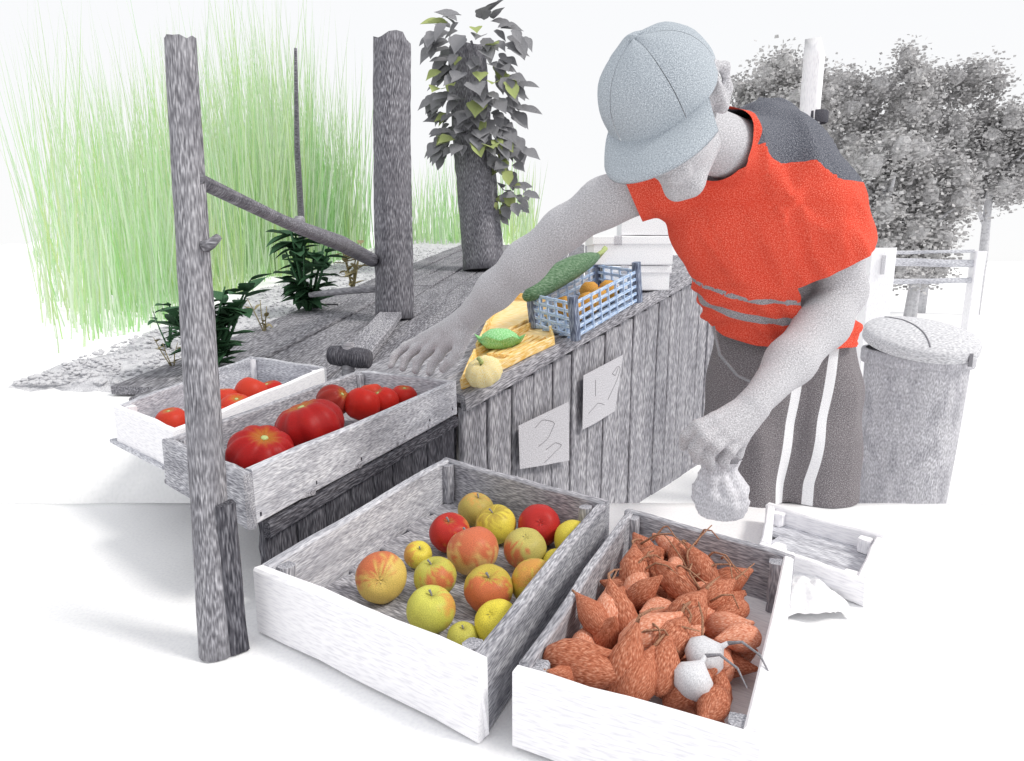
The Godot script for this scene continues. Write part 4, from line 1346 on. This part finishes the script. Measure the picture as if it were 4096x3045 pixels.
	board(fence, "post", Vector3(fe.x, 0, fe.z), Vector3(fe.x, tp.y - 0.02, fe.z), Vector3.RIGHT, 0.06, 0.06, mt("wood_white", 1), 0.002)
	# hazy grey trees
	var trees := [
		[Vector3(4.2378, 1.0500, -11.0000), 3.0, 0.95, 0.75, "hazy grey round tree behind the man's neck"],
		[Vector3(6.3914, 1.0500, -12.0000), 3.3, 1.05, 0.85, "broad hazy grey tree right of the pale post"],
		[Vector3(7.9488, 1.0500, -12.6000), 3.3, 1.1, 0.85, "hazy grey tree in the middle of the far row"],
		[Vector3(8.7238, 1.0500, -12.2000), 2.55, 0.75, 0.7, "smaller hazy grey tree at the end of the far row"],
		[Vector3(5.3432, 0.7839, -9.6000), 1.65, 0.65, 0.9, "light grey bush in front of the far trees near the man's sleeve"],
		[Vector3(6.1654, 0.7728, -10.0000), 1.5, 0.7, 0.8, "pale grey bush beside the light grey bush before the far trees"],
	]
	for i in trees.size():
		var e: Array = trees[i]
		grey_tree("hazy_tree" if i < 4 else "hazy_bush", e[4], e[0], e[1], e[2], e[3], i)

func grey_tree(called: String, label: String, at: Vector3, h: float, rx: float, ry: float, si: int) -> void:
	at.y = 0.0
	h += 1.0
	var t := thing(called, label, "tree" if called == "hazy_tree" else "bush", at)
	part(t, "trunk", tube([Vector3.ZERO, Vector3(0.03, h * 0.3, 0), Vector3(-0.03, h * 0.6, 0.02), Vector3(0, h * 0.8, 0)], [0.10, 0.08, 0.06, 0.03], 8, 0.06), mt("gravel"))
	for l in 3:
		var ang := l * 2.1 + si
		part(t, "limb", tube([Vector3(0, h * (0.45 + 0.1 * l), 0), Vector3(cos(ang) * rx * 0.3, h * (0.55 + 0.1 * l), sin(ang) * 0.3), Vector3(cos(ang) * rx * 0.6, h * (0.62 + 0.1 * l), sin(ang) * 0.5)], [0.04, 0.03, 0.012], 6), mt("gravel"))
	var st := begin(false)
	var clumps := []
	for c in 60:
		var a := rng.randf() * TAU
		var rr := sqrt(rng.randf())
		var yy := rng.randf_range(-1, 1)
		clumps.append(Vector3(cos(a) * rx * rr * sqrt(1 - yy * yy * 0.8), h - ry * 1.05 + yy * ry, sin(a) * rx * 0.8 * rr))
	for i in 15000:
		var c: Vector3 = clumps[i % 60]
		var d := Vector3(rng.randfn(), rng.randfn(), rng.randfn()) * 0.13
		var p := c + d
		var s := rng.randf_range(0.018, 0.036)
		var b := Basis.from_euler(Vector3(rng.randf() * 6, rng.randf() * 6, 0))
		var g := rng.randf_range(0.60, 0.70)
		st.set_color(Color(g, g * 0.985, g * 0.99))
		for k in [[-1, -0.6], [1, -0.6], [0.7, 0.7], [-1, -0.6], [0.7, 0.7], [-0.7, 0.7]]:
			st.add_vertex(p + b * Vector3(k[0] * s, 0, k[1] * s))
	st.set_color(Color(0.62, 0.615, 0.62))
	for c in clumps:
		for j in 6:
			for i in 10:
				var ps := []
				for k in [[0, 0], [0, 1], [1, 1], [1, 0]]:
					var th: float = PI * (j + k[1]) / 6.0
					var a: float = TAU * (i + k[0]) / 10.0
					var d := Vector3(sin(th) * cos(a), cos(th), -sin(th) * sin(a))
					ps.append(c + d * 0.125 * (1.0 + 0.5 * fold_noise.get_noise_3dv((c + d) * 0.1)))
				quad(st, ps[0], ps[1], ps[2], ps[3])
	part(t, "crown", finish(st), mt("tree"))

# ---------------------------------------------------------------- the man
func chain(list: Array) -> Array:
	# [[point, radius], ...] -> tapered capsules
	var out := []
	for i in list.size() - 1:
		out.append([list[i][0], list[i + 1][0], list[i][1], list[i + 1][1]])
	return out

func build_person() -> void:
	var base := Vector3(0.60, 0.0, -1.56)
	var man := thing("person", "man in grey cap, red t-shirt and striped shorts bending over the crates, one arm outstretched", "person", base)
	var skin_v := PackedVector3Array()
	var skin_i := PackedInt32Array()
	# head frame: f face, s towards his left ear, u crown
	var s := Vector3(0.80, 0.21, 0.56).normalized()
	var f := Vector3(-0.56, -0.72, 0.46)
	f = (f - s * f.dot(s)).normalized()
	var u := f.cross(s).normalized()
	var hb := Basis(s, u, f)
	var c := Vector3(0.2588, 1.3081, -1.1700)
	var neck0 := c - f * 0.035 - u * 0.075
	var neck1 := Vector3(0.4679, 1.2564, -1.3700)
	# body, arms, legs
	var sh := []
	sh += chain([[Vector3(0.5902, 1.2191, -1.3800), 0.055], [Vector3(0.6887, 1.0500, -1.4000), 0.050], [Vector3(0.7193, 0.9788, -1.4200), 0.048], [Vector3(0.6602, 0.9133, -1.3700), 0.052], [Vector3(0.5634, 0.8438, -1.2900), 0.045], [Vector3(0.4846, 0.7901, -1.2200), 0.033]])
	sh += chain([[Vector3(0.3208, 1.2109, -1.4200), 0.055], [Vector3(0.2007, 1.1689, -1.4600), 0.050], [Vector3(0.1159, 1.1136, -1.5000), 0.045], [Vector3(0.0318, 1.0392, -1.5600), 0.049], [Vector3(-0.0413, 0.9711, -1.6200), 0.044], [Vector3(-0.1195, 0.8899, -1.6900), 0.036]])
	sh += chain([[neck0, 0.055], [neck1, 0.062]])
	sh += chain([[neck1, 0.05], [Vector3(0.5013, 1.1507, -1.4800), 0.085], [Vector3(0.5825, 0.9875, -1.5000), 0.09], [Vector3(0.6481, 0.8500, -1.5300), 0.10]])
	sh += chain([[Vector3(0.6084, 1.2109, -1.4200), 0.045], [Vector3(0.4946, 1.2246, -1.4400), 0.045], [Vector3(0.3279, 1.2067, -1.4500), 0.045]])
	var hipl := Vector3(0.70, 0.80, -1.53)
	var hipr := Vector3(0.59, 0.80, -1.53)
	var kneel := Vector3(0.70, 0.46, -1.50)
	var kneer := Vector3(0.54, 0.46, -1.50)
	sh += chain([[hipl, 0.075], [kneel, 0.055], [kneel + Vector3(0, -0.14, -0.03), 0.052], [Vector3(0.70, 0.09, -1.56), 0.036]])
	sh += chain([[hipr, 0.075], [kneer, 0.055], [kneer + Vector3(0, -0.14, -0.03), 0.052], [Vector3(0.53, 0.09, -1.56), 0.036]])
	sh += chain([[Vector3(0.70, 0.05, -1.58), 0.034], [Vector3(0.71, 0.035, -1.45), 0.03]])
	sh += chain([[Vector3(0.53, 0.05, -1.58), 0.034], [Vector3(0.52, 0.035, -1.45), 0.03]])
	field_mesh(sh, 0.03, 0.0115, skin_v, skin_i)
	# head
	var hd := []
	hd.append([c, hb, Vector3(0.077, 0.098, 0.096)])
	hd.append([c - u * 0.062 + f * 0.022, hb, Vector3(0.062, 0.075, 0.070)])
	hd += chain([[c - u * 0.125 + f * 0.066 - s * 0.012, 0.024], [c - u * 0.125 + f * 0.066 + s * 0.012, 0.024]])
	hd += chain([[c - u * 0.10 + s * 0.045 - f * 0.0, 0.02], [c - u * 0.122 + f * 0.05 + s * 0.018, 0.02]])
	hd += chain([[c - u * 0.10 - s * 0.045 - f * 0.0, 0.02], [c - u * 0.122 + f * 0.05 - s * 0.018, 0.02]])
	hd += chain([[c - u * 0.012 + f * 0.088, 0.008], [c - u * 0.05 + f * 0.112, 0.012]])
	hd += chain([[c - u * 0.052 + f * 0.1 - s * 0.012, 0.008], [c - u * 0.052 + f * 0.1 + s * 0.012, 0.008]])
	hd += chain([[c - u * 0.004 + f * 0.084 - s * 0.042, 0.011], [c - u * 0.004 + f * 0.09 + s * 0.0, 0.010]])
	hd += chain([[c - u * 0.004 + f * 0.084 + s * 0.042, 0.011], [c - u * 0.004 + f * 0.09 - s * 0.0, 0.010]])
	hd += chain([[c - u * 0.082 + f * 0.086 - s * 0.02, 0.006], [c - u * 0.082 + f * 0.092, 0.008], [c - u * 0.082 + f * 0.086 + s * 0.02, 0.006]])
	hd += chain([[c - u * 0.093 + f * 0.084 - s * 0.016, 0.006], [c - u * 0.093 + f * 0.089, 0.008], [c - u * 0.093 + f * 0.084 + s * 0.016, 0.006]])
	for sd in [-1.0, 1.0]:
		var e: Vector3 = c + s * sd * 0.084 - u * 0.010 - f * 0.016
		var eb := hb * Basis(Vector3.UP, sd * 0.5)
		hd.append([e, eb, Vector3(0.010, 0.042, 0.026)])
		hd += chain([[e + u * 0.036 + s * sd * 0.010 - f * 0.002, 0.006], [e + u * 0.014 + s * sd * 0.018 - f * 0.024, 0.006], [e - u * 0.02 + s * sd * 0.013 - f * 0.016, 0.006], [e - u * 0.040 + f * 0.004, 0.008]])
		hd += chain([[e + f * 0.016 - u * 0.004, 0.005], [e + f * 0.014 - u * 0.014, 0.005]])
		hd += chain([[c - u * 0.028 + f * 0.081 + s * sd * 0.033, 0.011], [c - u * 0.028 + f * 0.08 + s * sd * 0.038, 0.011]])
	hd += chain([[neck0 - f * 0.0 + u * 0.01, 0.055], [neck0.lerp(neck1, 0.5), 0.054]])
	field_mesh(hd, 0.014, 0.0045, skin_v, skin_i)
	# hand on the crate rim (his right)
	var hr := []
	hr += chain([[Vector3(-0.1195, 0.8899, -1.6900), 0.038], [Vector3(-0.1543, 0.8623, -1.7100), 0.036]])
	hr += chain([[Vector3(-0.1410, 0.8829, -1.7000), 0.026], [Vector3(-0.2467, 0.8302, -1.7800), 0.017]])
	hr += chain([[Vector3(-0.1351, 0.8682, -1.7000), 0.028], [Vector3(-0.2219, 0.8295, -1.7550), 0.018]])
	hr += chain([[Vector3(-0.1345, 0.8572, -1.6900), 0.028], [Vector3(-0.1977, 0.8276, -1.7300), 0.019]])
	hr += chain([[Vector3(-0.1339, 0.8462, -1.6800), 0.026], [Vector3(-0.1735, 0.8228, -1.7100), 0.018]])
	field_finger(hr, [Vector3(-0.2493, 0.8302, -1.7800), Vector3(-0.2993, 0.8056, -1.8000), Vector3(-0.3313, 0.7794, -1.8000), Vector3(-0.3408, 0.7534, -1.7900)], 0.0125)
	field_finger(hr, [Vector3(-0.2232, 0.8295, -1.7550), Vector3(-0.2672, 0.8025, -1.7750), Vector3(-0.2962, 0.7754, -1.7750), Vector3(-0.3030, 0.7498, -1.7650)], 0.0135)
	field_finger(hr, [Vector3(-0.1977, 0.8276, -1.7300), Vector3(-0.2328, 0.7979, -1.7450), Vector3(-0.2574, 0.7724, -1.7450), Vector3(-0.2629, 0.7485, -1.7350)], 0.014)
	field_finger(hr, [Vector3(-0.1735, 0.8228, -1.7100), Vector3(-0.1968, 0.7922, -1.7150), Vector3(-0.2147, 0.7696, -1.7150), Vector3(-0.2201, 0.7487, -1.7050)], 0.0138)
	field_finger(hr, [Vector3(-0.1336, 0.8395, -1.6750), Vector3(-0.1405, 0.8094, -1.6650), Vector3(-0.1601, 0.7851, -1.6650), Vector3(-0.1808, 0.7639, -1.6750)], 0.0155)
	field_mesh(hr, 0.008, 0.0042, skin_v, skin_i)
	# hand holding the bag (his left)
	var hl := []
	hl += chain([[Vector3(0.4846, 0.7901, -1.2200), 0.032], [Vector3(0.4598, 0.7725, -1.2050), 0.031]])
	hl += chain([[Vector3(0.4700, 0.7812, -1.2150), 0.022], [Vector3(0.3812, 0.7511, -1.1750), 0.015]])
	hl += chain([[Vector3(0.4666, 0.7762, -1.2050), 0.024], [Vector3(0.3909, 0.7377, -1.1650), 0.016]])
	hl += chain([[Vector3(0.4652, 0.7701, -1.2000), 0.023], [Vector3(0.4080, 0.7253, -1.1650), 0.016]])
	hl += chain([[Vector3(0.4700, 0.7647, -1.2000), 0.021], [Vector3(0.4302, 0.7153, -1.1750), 0.015]])
	field_finger(hl, [Vector3(0.3811, 0.7529, -1.1750), Vector3(0.3460, 0.7412, -1.1650), Vector3(0.3277, 0.7221, -1.1700), Vector3(0.3263, 0.6994, -1.1800)], 0.0125)
	field_finger(hl, [Vector3(0.3909, 0.7377, -1.1650), Vector3(0.3546, 0.7242, -1.1500), Vector3(0.3403, 0.7006, -1.1550), Vector3(0.3510, 0.6752, -1.1700)], 0.0132)
	field_finger(hl, [Vector3(0.4080, 0.7253, -1.1650), Vector3(0.3760, 0.7083, -1.1500), Vector3(0.3634, 0.6854, -1.1550), Vector3(0.3787, 0.6625, -1.1700)], 0.0128)
	field_finger(hl, [Vector3(0.4302, 0.7153, -1.1750), Vector3(0.4073, 0.6964, -1.1600), Vector3(0.3982, 0.6750, -1.1650), Vector3(0.4096, 0.6536, -1.1800)], 0.0115)
	field_finger(hl, [Vector3(0.4613, 0.7519, -1.2150), Vector3(0.4535, 0.7076, -1.2250), Vector3(0.4451, 0.6684, -1.2300), Vector3(0.4329, 0.6481, -1.2250)], 0.0145)
	field_mesh(hl, 0.006, 0.0032, skin_v, skin_i)
	var mesh_off := -base
	var sn := normals_of(skin_v, skin_i)
	part(man, "body", array_mesh(skin_v, sn, skin_i), mt("skin"), Transform3D(Basis(), mesh_off))
	# hair at the nape and temple
	var hv := PackedVector3Array()
	var hi := PackedInt32Array()
	field_mesh([[c - f * 0.02, hb, Vector3(0.080, 0.092, 0.090)], [c - f * 0.045 - u * 0.05, hb, Vector3(0.066, 0.055, 0.052)]], 0.02, 0.006, hv, hi)
	for i in hv.size(): hv[i] += Vector3.ONE * fold_noise.get_noise_3dv(hv[i] * 9.0) * 0.003
	var hs := split(hv, normals_of(hv, hi), hi, func(p: Vector3) -> float: return -(p - c).dot(f) * 0.8 - (p - c).dot(u) * 0.15 - 0.012)
	part(man, "hair", packed(hs[0]), mt("hair"), Transform3D(Basis(), mesh_off))
	part(man, "mouth", tube([c - u * 0.088 + f * 0.088 - s * 0.02, c - u * 0.088 + f * 0.0975, c - u * 0.088 + f * 0.088 + s * 0.02], [0.002, 0.003, 0.002], 6), mt("hair"), Transform3D(Basis(), mesh_off))
	for sd in [-1.0, 1.0]:
		part(man, "eye", lathe([Vector2(0, -0.009), Vector2(0.009, -0.003), Vector2(0.009, 0.003), Vector2(0, 0.009)], 10), mt("dark"), Transform3D(Basis(s, u, f).scaled_local(Vector3(1, 0.5, 0.5)), c - u * 0.027 + f * 0.090 + s * sd * 0.035 + mesh_off))
	build_cap(man, c, s, u, f, mesh_off)
	build_shirt(man, neck0, neck1, mesh_off)
	build_shorts(man, mesh_off)
	# paper bag in the hand
	var top := Vector3(0.3998, 0.6616, -1.1950)
	var bot := Vector3(0.4127, 0.5481, -1.2000)
	var bag := thing("paper_bag", "pale crumpled paper bag held by its neck in the man's lowered hand", "bag", bot)
	var prof := [Vector2(0.0, 0.0), Vector2(0.034, 0.002), Vector2(0.047, 0.016), Vector2(0.053, 0.042), Vector2(0.050, 0.068), Vector2(0.040, 0.092), Vector2(0.032, 0.108), Vector2(0.036, 0.122), Vector2(0.042, 0.130)]
	var cv := Curve2D.new()
	for e in prof: cv.add_point(e)
	prof = []
	for j in 28: prof.append(cv.sample_baked(cv.get_baked_length() * j / 27.0, true))
	var st := begin(true)
	var rings := []
	for j in prof.size():
		var ring := []
		for i in 72:
			var a := TAU * i / 72
			var r: float = prof[j].x * (1.0 + 0.05 * sin(a * 9 + j * 0.12) * (0.2 + 0.045 * j) + 0.14 * fold_noise.get_noise_3d(cos(a) * 0.2, j * 0.025, sin(a) * 0.2) + 0.05 * absf(fold_noise.get_noise_3d(cos(a) * 0.6, j * 0.07, sin(a) * 0.6)))
			ring.append((top - bot) * (prof[j].y / 0.13) * 1.06 + Vector3(cos(a) * r, 0, -sin(a) * r * 0.8))
		rings.append(ring)
	for j in prof.size() - 1:
		for i in 72:
			var i2 := (i + 1) % 72
			quad(st, rings[j][i], rings[j][i2], rings[j + 1][i2], rings[j + 1][i])
	part(bag, "paper", finish(st), mt("bag"))

func field_finger(list: Array, p: Array, r: float) -> void:
	list.append_array(chain([[p[0], r * 1.1], [p[1], r], [p[2], r * 0.9], [p[3], r * 0.78]]))

func build_cap(man: Node3D, c: Vector3, s: Vector3, u: Vector3, f: Vector3, off: Vector3) -> void:
	var cap := Node3D.new()
	cap.name = "cap"
	man.add_child(cap, true)
	cap.position = off
	var cc := c + u * 0.028 + f * 0.002
	var rs := 0.098
	var rf := 0.105
	var ru := 0.094
	var at := func(az: float, th: float, grow: float) -> Vector3:
		var rad := sin(minf(th, PI / 2)) if th < PI / 2 else 1.0 - 0.03 * (th - PI / 2)
		var h := cos(minf(th, PI / 2)) if th < PI / 2 else -(th - PI / 2) * 0.9
		return cc + (s * sin(az) * (rs + grow) + f * cos(az) * (rf + grow)) * rad + u * h * (ru + grow)
	# front panel (two gores, light), four darker gores
	var gores := [[-0.62, 0.62, "front_panel", "cap"], [0.62, 1.75, "side_panel", "cap"], [1.75, PI, "back_panel", "cap"], [-1.75, -0.62, "side_panel", "cap"], [-PI, -1.75, "back_panel", "cap"]]
	for g in gores:
		var st := begin(true)
		var na := 12
		var nt := 16
		for i in na:
			for j in nt:
				var ps := []
				for k in [[0, 0], [0, 1], [1, 1], [1, 0]]:
					var fa := float(i + k[0]) / na
					var az: float = lerpf(g[0] + 0.006, g[1] - 0.006, fa)
					var th := lerpf(0.02, PI / 2 + 0.16 + 0.12 * cos(az), float(j + k[1]) / nt)
					var gw := 0.003 * sin(fa * PI) + fold_noise.get_noise_2d(az * 0.08 + 7, th * 0.1) * 0.003
					ps.append(at.call(az, th, gw))
				quad(st, ps[0], ps[1], ps[2], ps[3])
		part(cap, g[2], finish(st), mt(g[3]))
	part(cap, "button", lathe([Vector2(0.0, 0.006), Vector2(0.006, 0.004), Vector2(0.008, 0.0), Vector2(0.006, -0.003)], 10), mt("cap"), Transform3D(Basis(s, u, f), cc + u * (ru + 0.001)))
	# brim
	var st := begin(true)
	var n := 20
	var m := 8
	var top := []
	for j in m + 1:
		var row := []
		for i in n + 1:
			var a := lerpf(-1.12, 1.12, float(i) / n)
			var t := float(j) / m
			var root: Vector3 = at.call(a, PI / 2 + 0.13 + 0.12 * cos(a), 0.001)
			var reach := 0.080 * pow(maxf(cos(a * 0.98), 0.0), 0.55) * t
			var curl := 0.020 * t * t + 0.016 * t * sin(a) * sin(a)
			row.append(root + f * reach + s * sin(a) * 0.012 * t - u * curl)
		top.append(row)
	for j in m:
		for i in n:
			quad(st, top[j][i], top[j + 1][i], top[j + 1][i + 1], top[j][i + 1])
			quad(st, top[j][i] - u * 0.004, top[j][i + 1] - u * 0.004, top[j + 1][i + 1] - u * 0.004, top[j + 1][i] - u * 0.004)
	for i in n:
		quad(st, top[m][i], top[m][i] - u * 0.004, top[m][i + 1] - u * 0.004, top[m][i + 1])
	part(cap, "brim", finish(st), mt("cap"))

func build_shirt(man: Node3D, neck0: Vector3, neck1: Vector3, off: Vector3) -> void:
	var v := PackedVector3Array()
	var idx := PackedInt32Array()
	var sh := []
	sh += chain([[Vector3(0.5553, 1.2561, -1.4300), 0.095], [Vector3(0.5395, 1.1377, -1.4300), 0.112], [Vector3(0.6176, 0.9887, -1.4700), 0.108], [Vector3(0.7040, 0.8362, -1.5100), 0.108]])
	sh += chain([[Vector3(0.4188, 1.2198, -1.4400), 0.080], [Vector3(0.4450, 1.1286, -1.4400), 0.098], [Vector3(0.5292, 0.9887, -1.4700), 0.098], [Vector3(0.5887, 0.8362, -1.5100), 0.108]])
	sh += chain([[Vector3(0.5502, 1.2887, -1.5000), 0.10], [Vector3(0.5122, 1.1941, -1.5200), 0.10]])
	sh += chain([[Vector3(0.5845, 1.2258, -1.3900), 0.084], [Vector3(0.6362, 1.1535, -1.3850), 0.077], [Vector3(0.6741, 1.0643, -1.3850), 0.072], [Vector3(0.6921, 0.9971, -1.3850), 0.072]])
	sh += chain([[Vector3(0.3329, 1.2121, -1.4300), 0.074], [Vector3(0.2329, 1.1889, -1.4450), 0.066], [Vector3(0.1900, 1.1685, -1.4550), 0.066]])
	sh += chain([[neck1, 0.076], [neck1.lerp(neck0, 0.45), 0.068]])
	field_mesh(sh, 0.035, 0.0088, v, idx)
	var n := normals_of(v, idx)
	# folds
	var arm := Vector3(0.5592, 1.1591, -1.3400)
	var waist := Vector3(0.5212, 0.9242, -1.3800)
	for i in v.size():
		var p := v[i]
		var d := fold_noise.get_noise_3d(p.x * 0.55, p.y * 0.35, p.z * 0.55) * 0.008
		var ri := fold_noise.get_noise_3d((p.x + p.y * 0.7) * 0.9, (p.y - p.x * 0.6) * 0.28, p.z * 0.4)
		d = maxf(d + (0.22 - absf(ri)) * 0.034, -0.001)
		var w := exp(-pow((p.y - waist.y) / 0.07, 2))
		d += w * (0.007 * sin((p.y + 0.25 * p.x + 0.03 * sin(p.x * 22.0)) * 150.0) + 0.006 * fold_noise.get_noise_3d(p.x * 0.6, p.y * 3.0, p.z))
		var q := p - arm
		var near := exp(-q.length_squared() / 0.012)
		d += near * 0.003 * sin(atan2(q.y, q.x) * 5.0 + fold_noise.get_noise_3dv(p * 0.5) * 3.0)
		v[i] = p + n[i] * maxf(d, -0.002)
	n = normals_of(v, idx)
	# cuts: collar opening, sleeve hems, hem
	var sl := Vector3(0.6806, 1.0366, -1.3850)
	var sld := (Vector3(0.6741, 1.0643, -1.3850) - Vector3(0.6362, 1.1535, -1.3850)).normalized()
	sld = (sld + Vector3(0.12, 0, 0)).normalized()
	var sr := Vector3(0.2537, 1.1927, -1.4450)
	var srd := (Vector3(0.1900, 1.1685, -1.4550) - Vector3(0.2329, 1.1889, -1.4450)).normalized()
	var na := neck1 - (neck0 - neck1) * 0.2
	var nb := neck0 + (neck0 - neck1) * 0.5
	var hemp := Plane(Vector3(0.4651, 0.9079, -1.5000), Vector3(0.7986, 0.8939, -1.5000), Vector3(0.5291, 0.8456, -1.3600))
	if hemp.normal.y < 0: hemp = Plane(-hemp.normal, -hemp.d)
	var nd := nb - na
	var axis := func(p: Vector3) -> float:
		return (p - na - nd * clampf((p - na).dot(nd) / nd.length_squared(), 0, 1)).length()
	var neck_top := neck1 + (neck0 - neck1) * 0.40
	var ndn := (neck0 - neck1).normalized()
	var keep := func(p: Vector3) -> float:
		var ql := p - sl
		var rl := (ql - sld * ql.dot(sld)).length()
		var g := minf(maxf(maxf(-ql.dot(sld), rl - 0.108), ql.dot(sld) - 0.12), -(p - sr).dot(srd) if p.x < 0.30 else 1.0)
		g = minf(g, hemp.distance_to(p))
		return minf(g, maxf(-(p - neck_top).dot(ndn), axis.call(p) - 0.098))
	var cut := split(v, n, idx, keep)
	var main: Array = cut[0]
	# collar band
	var band := split(main[0], main[1], main[2], func(p: Vector3) -> float: return minf((p - neck_top).dot(ndn) + 0.015, 0.115 - axis.call(p)))
	part(man, "collar", packed(band[0]), mt("shirt"), Transform3D(Basis(), off))
	main = band[1]
	# dark yoke over the shoulders
	var edge := [Vector3(0.3746, 1.2389, -1.3100), Vector3(0.4215, 1.2575, -1.3200), Vector3(0.4741, 1.2754, -1.3200), Vector3(0.5448, 1.2873, -1.3200), Vector3(0.5982, 1.2668, -1.3250), Vector3(0.6553, 1.2195, -1.3400)]
	var yoke := split(main[0], main[1], main[2], func(p: Vector3) -> float:
		var e0: Vector3 = edge[0]
		if p.x < e0.x: return -0.03
		var w := 99.0
		for k in edge.size() - 1:
			var a: Vector3 = edge[k]
			var b: Vector3 = edge[k + 1]
			if p.x >= a.x and (p.x <= b.x or k == edge.size() - 2):
				var q := a.lerp(b, (p.x - a.x) / (b.x - a.x))
				w = q.y * 0.7 - q.z * 0.7
		return minf(minf(p.y * 0.7 - p.z * 0.7 - w + 0.042, p.z + 1.55), minf(p.y - 1.2, p.x - e0.x - 0.03)))
	part(man, "shoulder_yoke", packed(yoke[0]), mt("shirt_grey"), Transform3D(Basis(), off))
	main = yoke[1]
	# pale and grey bands above the hem
	var bands := split(main[0], main[1], main[2], func(p: Vector3) -> float:
		var h := hemp.distance_to(p)
		return maxf(0.008 - absf(h - 0.062), 0.005 - absf(h - 0.105)))
	part(man, "hem_bands", packed(bands[0]), mt("shirt_side"), Transform3D(Basis(), off))
	part(man, "t_shirt", packed(bands[1]), mt("shirt"), Transform3D(Basis(), off))

func build_shorts(man: Node3D, off: Vector3) -> void:
	var v := PackedVector3Array()
	var idx := PackedInt32Array()
	var sh := []
	sh += chain([[Vector3(0.7002, 0.8568, -1.5200), 0.103], [Vector3(0.7161, 0.7474, -1.5100), 0.108], [Vector3(0.7192, 0.6179, -1.4850), 0.100], [Vector3(0.7208, 0.4300, -1.4600), 0.094]])
	sh += chain([[Vector3(0.5866, 0.8568, -1.5200), 0.103], [Vector3(0.5819, 0.7474, -1.5100), 0.108], [Vector3(0.5597, 0.6179, -1.4850), 0.102], [Vector3(0.5525, 0.4300, -1.4600), 0.096]])
	field_mesh(sh, 0.03, 0.0105, v, idx)
	var n := normals_of(v, idx)
	for i in v.size():
		var p := v[i]
		v[i] = p + n[i] * (fold_noise.get_noise_3d(p.x * 0.9, p.y * 0.25, p.z * 0.9) * 0.012)
	n = normals_of(v, idx)
	var hem := Vector3(0.6642, 0.4981, -1.4000)
	var cut := split(v, n, idx, func(p: Vector3) -> float: return p.y - hem.y)
	var main: Array = cut[0]
	var a0 := Vector3(0.6392, 0.8211, -1.4000)
	var a1 := Vector3(0.6083, 0.5410, -1.3800)
	var b0 := Vector3(0.7090, 0.8195, -1.4100)
	var b1 := Vector3(0.6699, 0.5501, -1.3850)
	var stripe := func(p: Vector3, q0: Vector3, q1: Vector3, w: float) -> float:
		if p.z < -1.47: return -1.0
		var t := clampf((q0.y - p.y) / (q0.y - q1.y), -0.3, 1.0)
		return w - absf(p.x - lerpf(q0.x, q1.x, t))
	var st := split(main[0], main[1], main[2], func(p: Vector3) -> float: return maxf(stripe.call(p, a0, a1, 0.0115), stripe.call(p, b0, b1, 0.0105)))
	part(man, "stripes", packed(st[0]), mt("stripe"), Transform3D(Basis(), off))
	main = st[1]
	part(man, "shorts", packed(main), mt("shorts"), Transform3D(Basis(), off))
	# pocket edge
	var pts := []
	var rad := []
	for e in [Vector3(0.4394, 0.9038, -1.4050), Vector3(0.4530, 0.8428, -1.3920), Vector3(0.4917, 0.7981, -1.3850), Vector3(0.5436, 0.7745, -1.3850), Vector3(0.5786, 0.7653, -1.3900)]:
		pts.append(e)
		rad.append(0.0035)
	part(man, "pocket_seam", tube(pts, rad, 6), mt("hair"), Transform3D(Basis(), off))
	for sx in [0.70, 0.53]:
		var sv := PackedVector3Array()
		var si := PackedInt32Array()
		field_mesh(chain([[Vector3(sx, 0.055, -1.60), 0.045], [Vector3(sx, 0.05, -1.52), 0.047], [Vector3(sx, 0.042, -1.43), 0.04]]), 0.02, 0.009, sv, si)
		for i in sv.size(): sv[i].y = maxf(sv[i].y, 0.004)
		part(man, "shoe", array_mesh(sv, normals_of(sv, si), si), mt("dark"), Transform3D(Basis(), off))
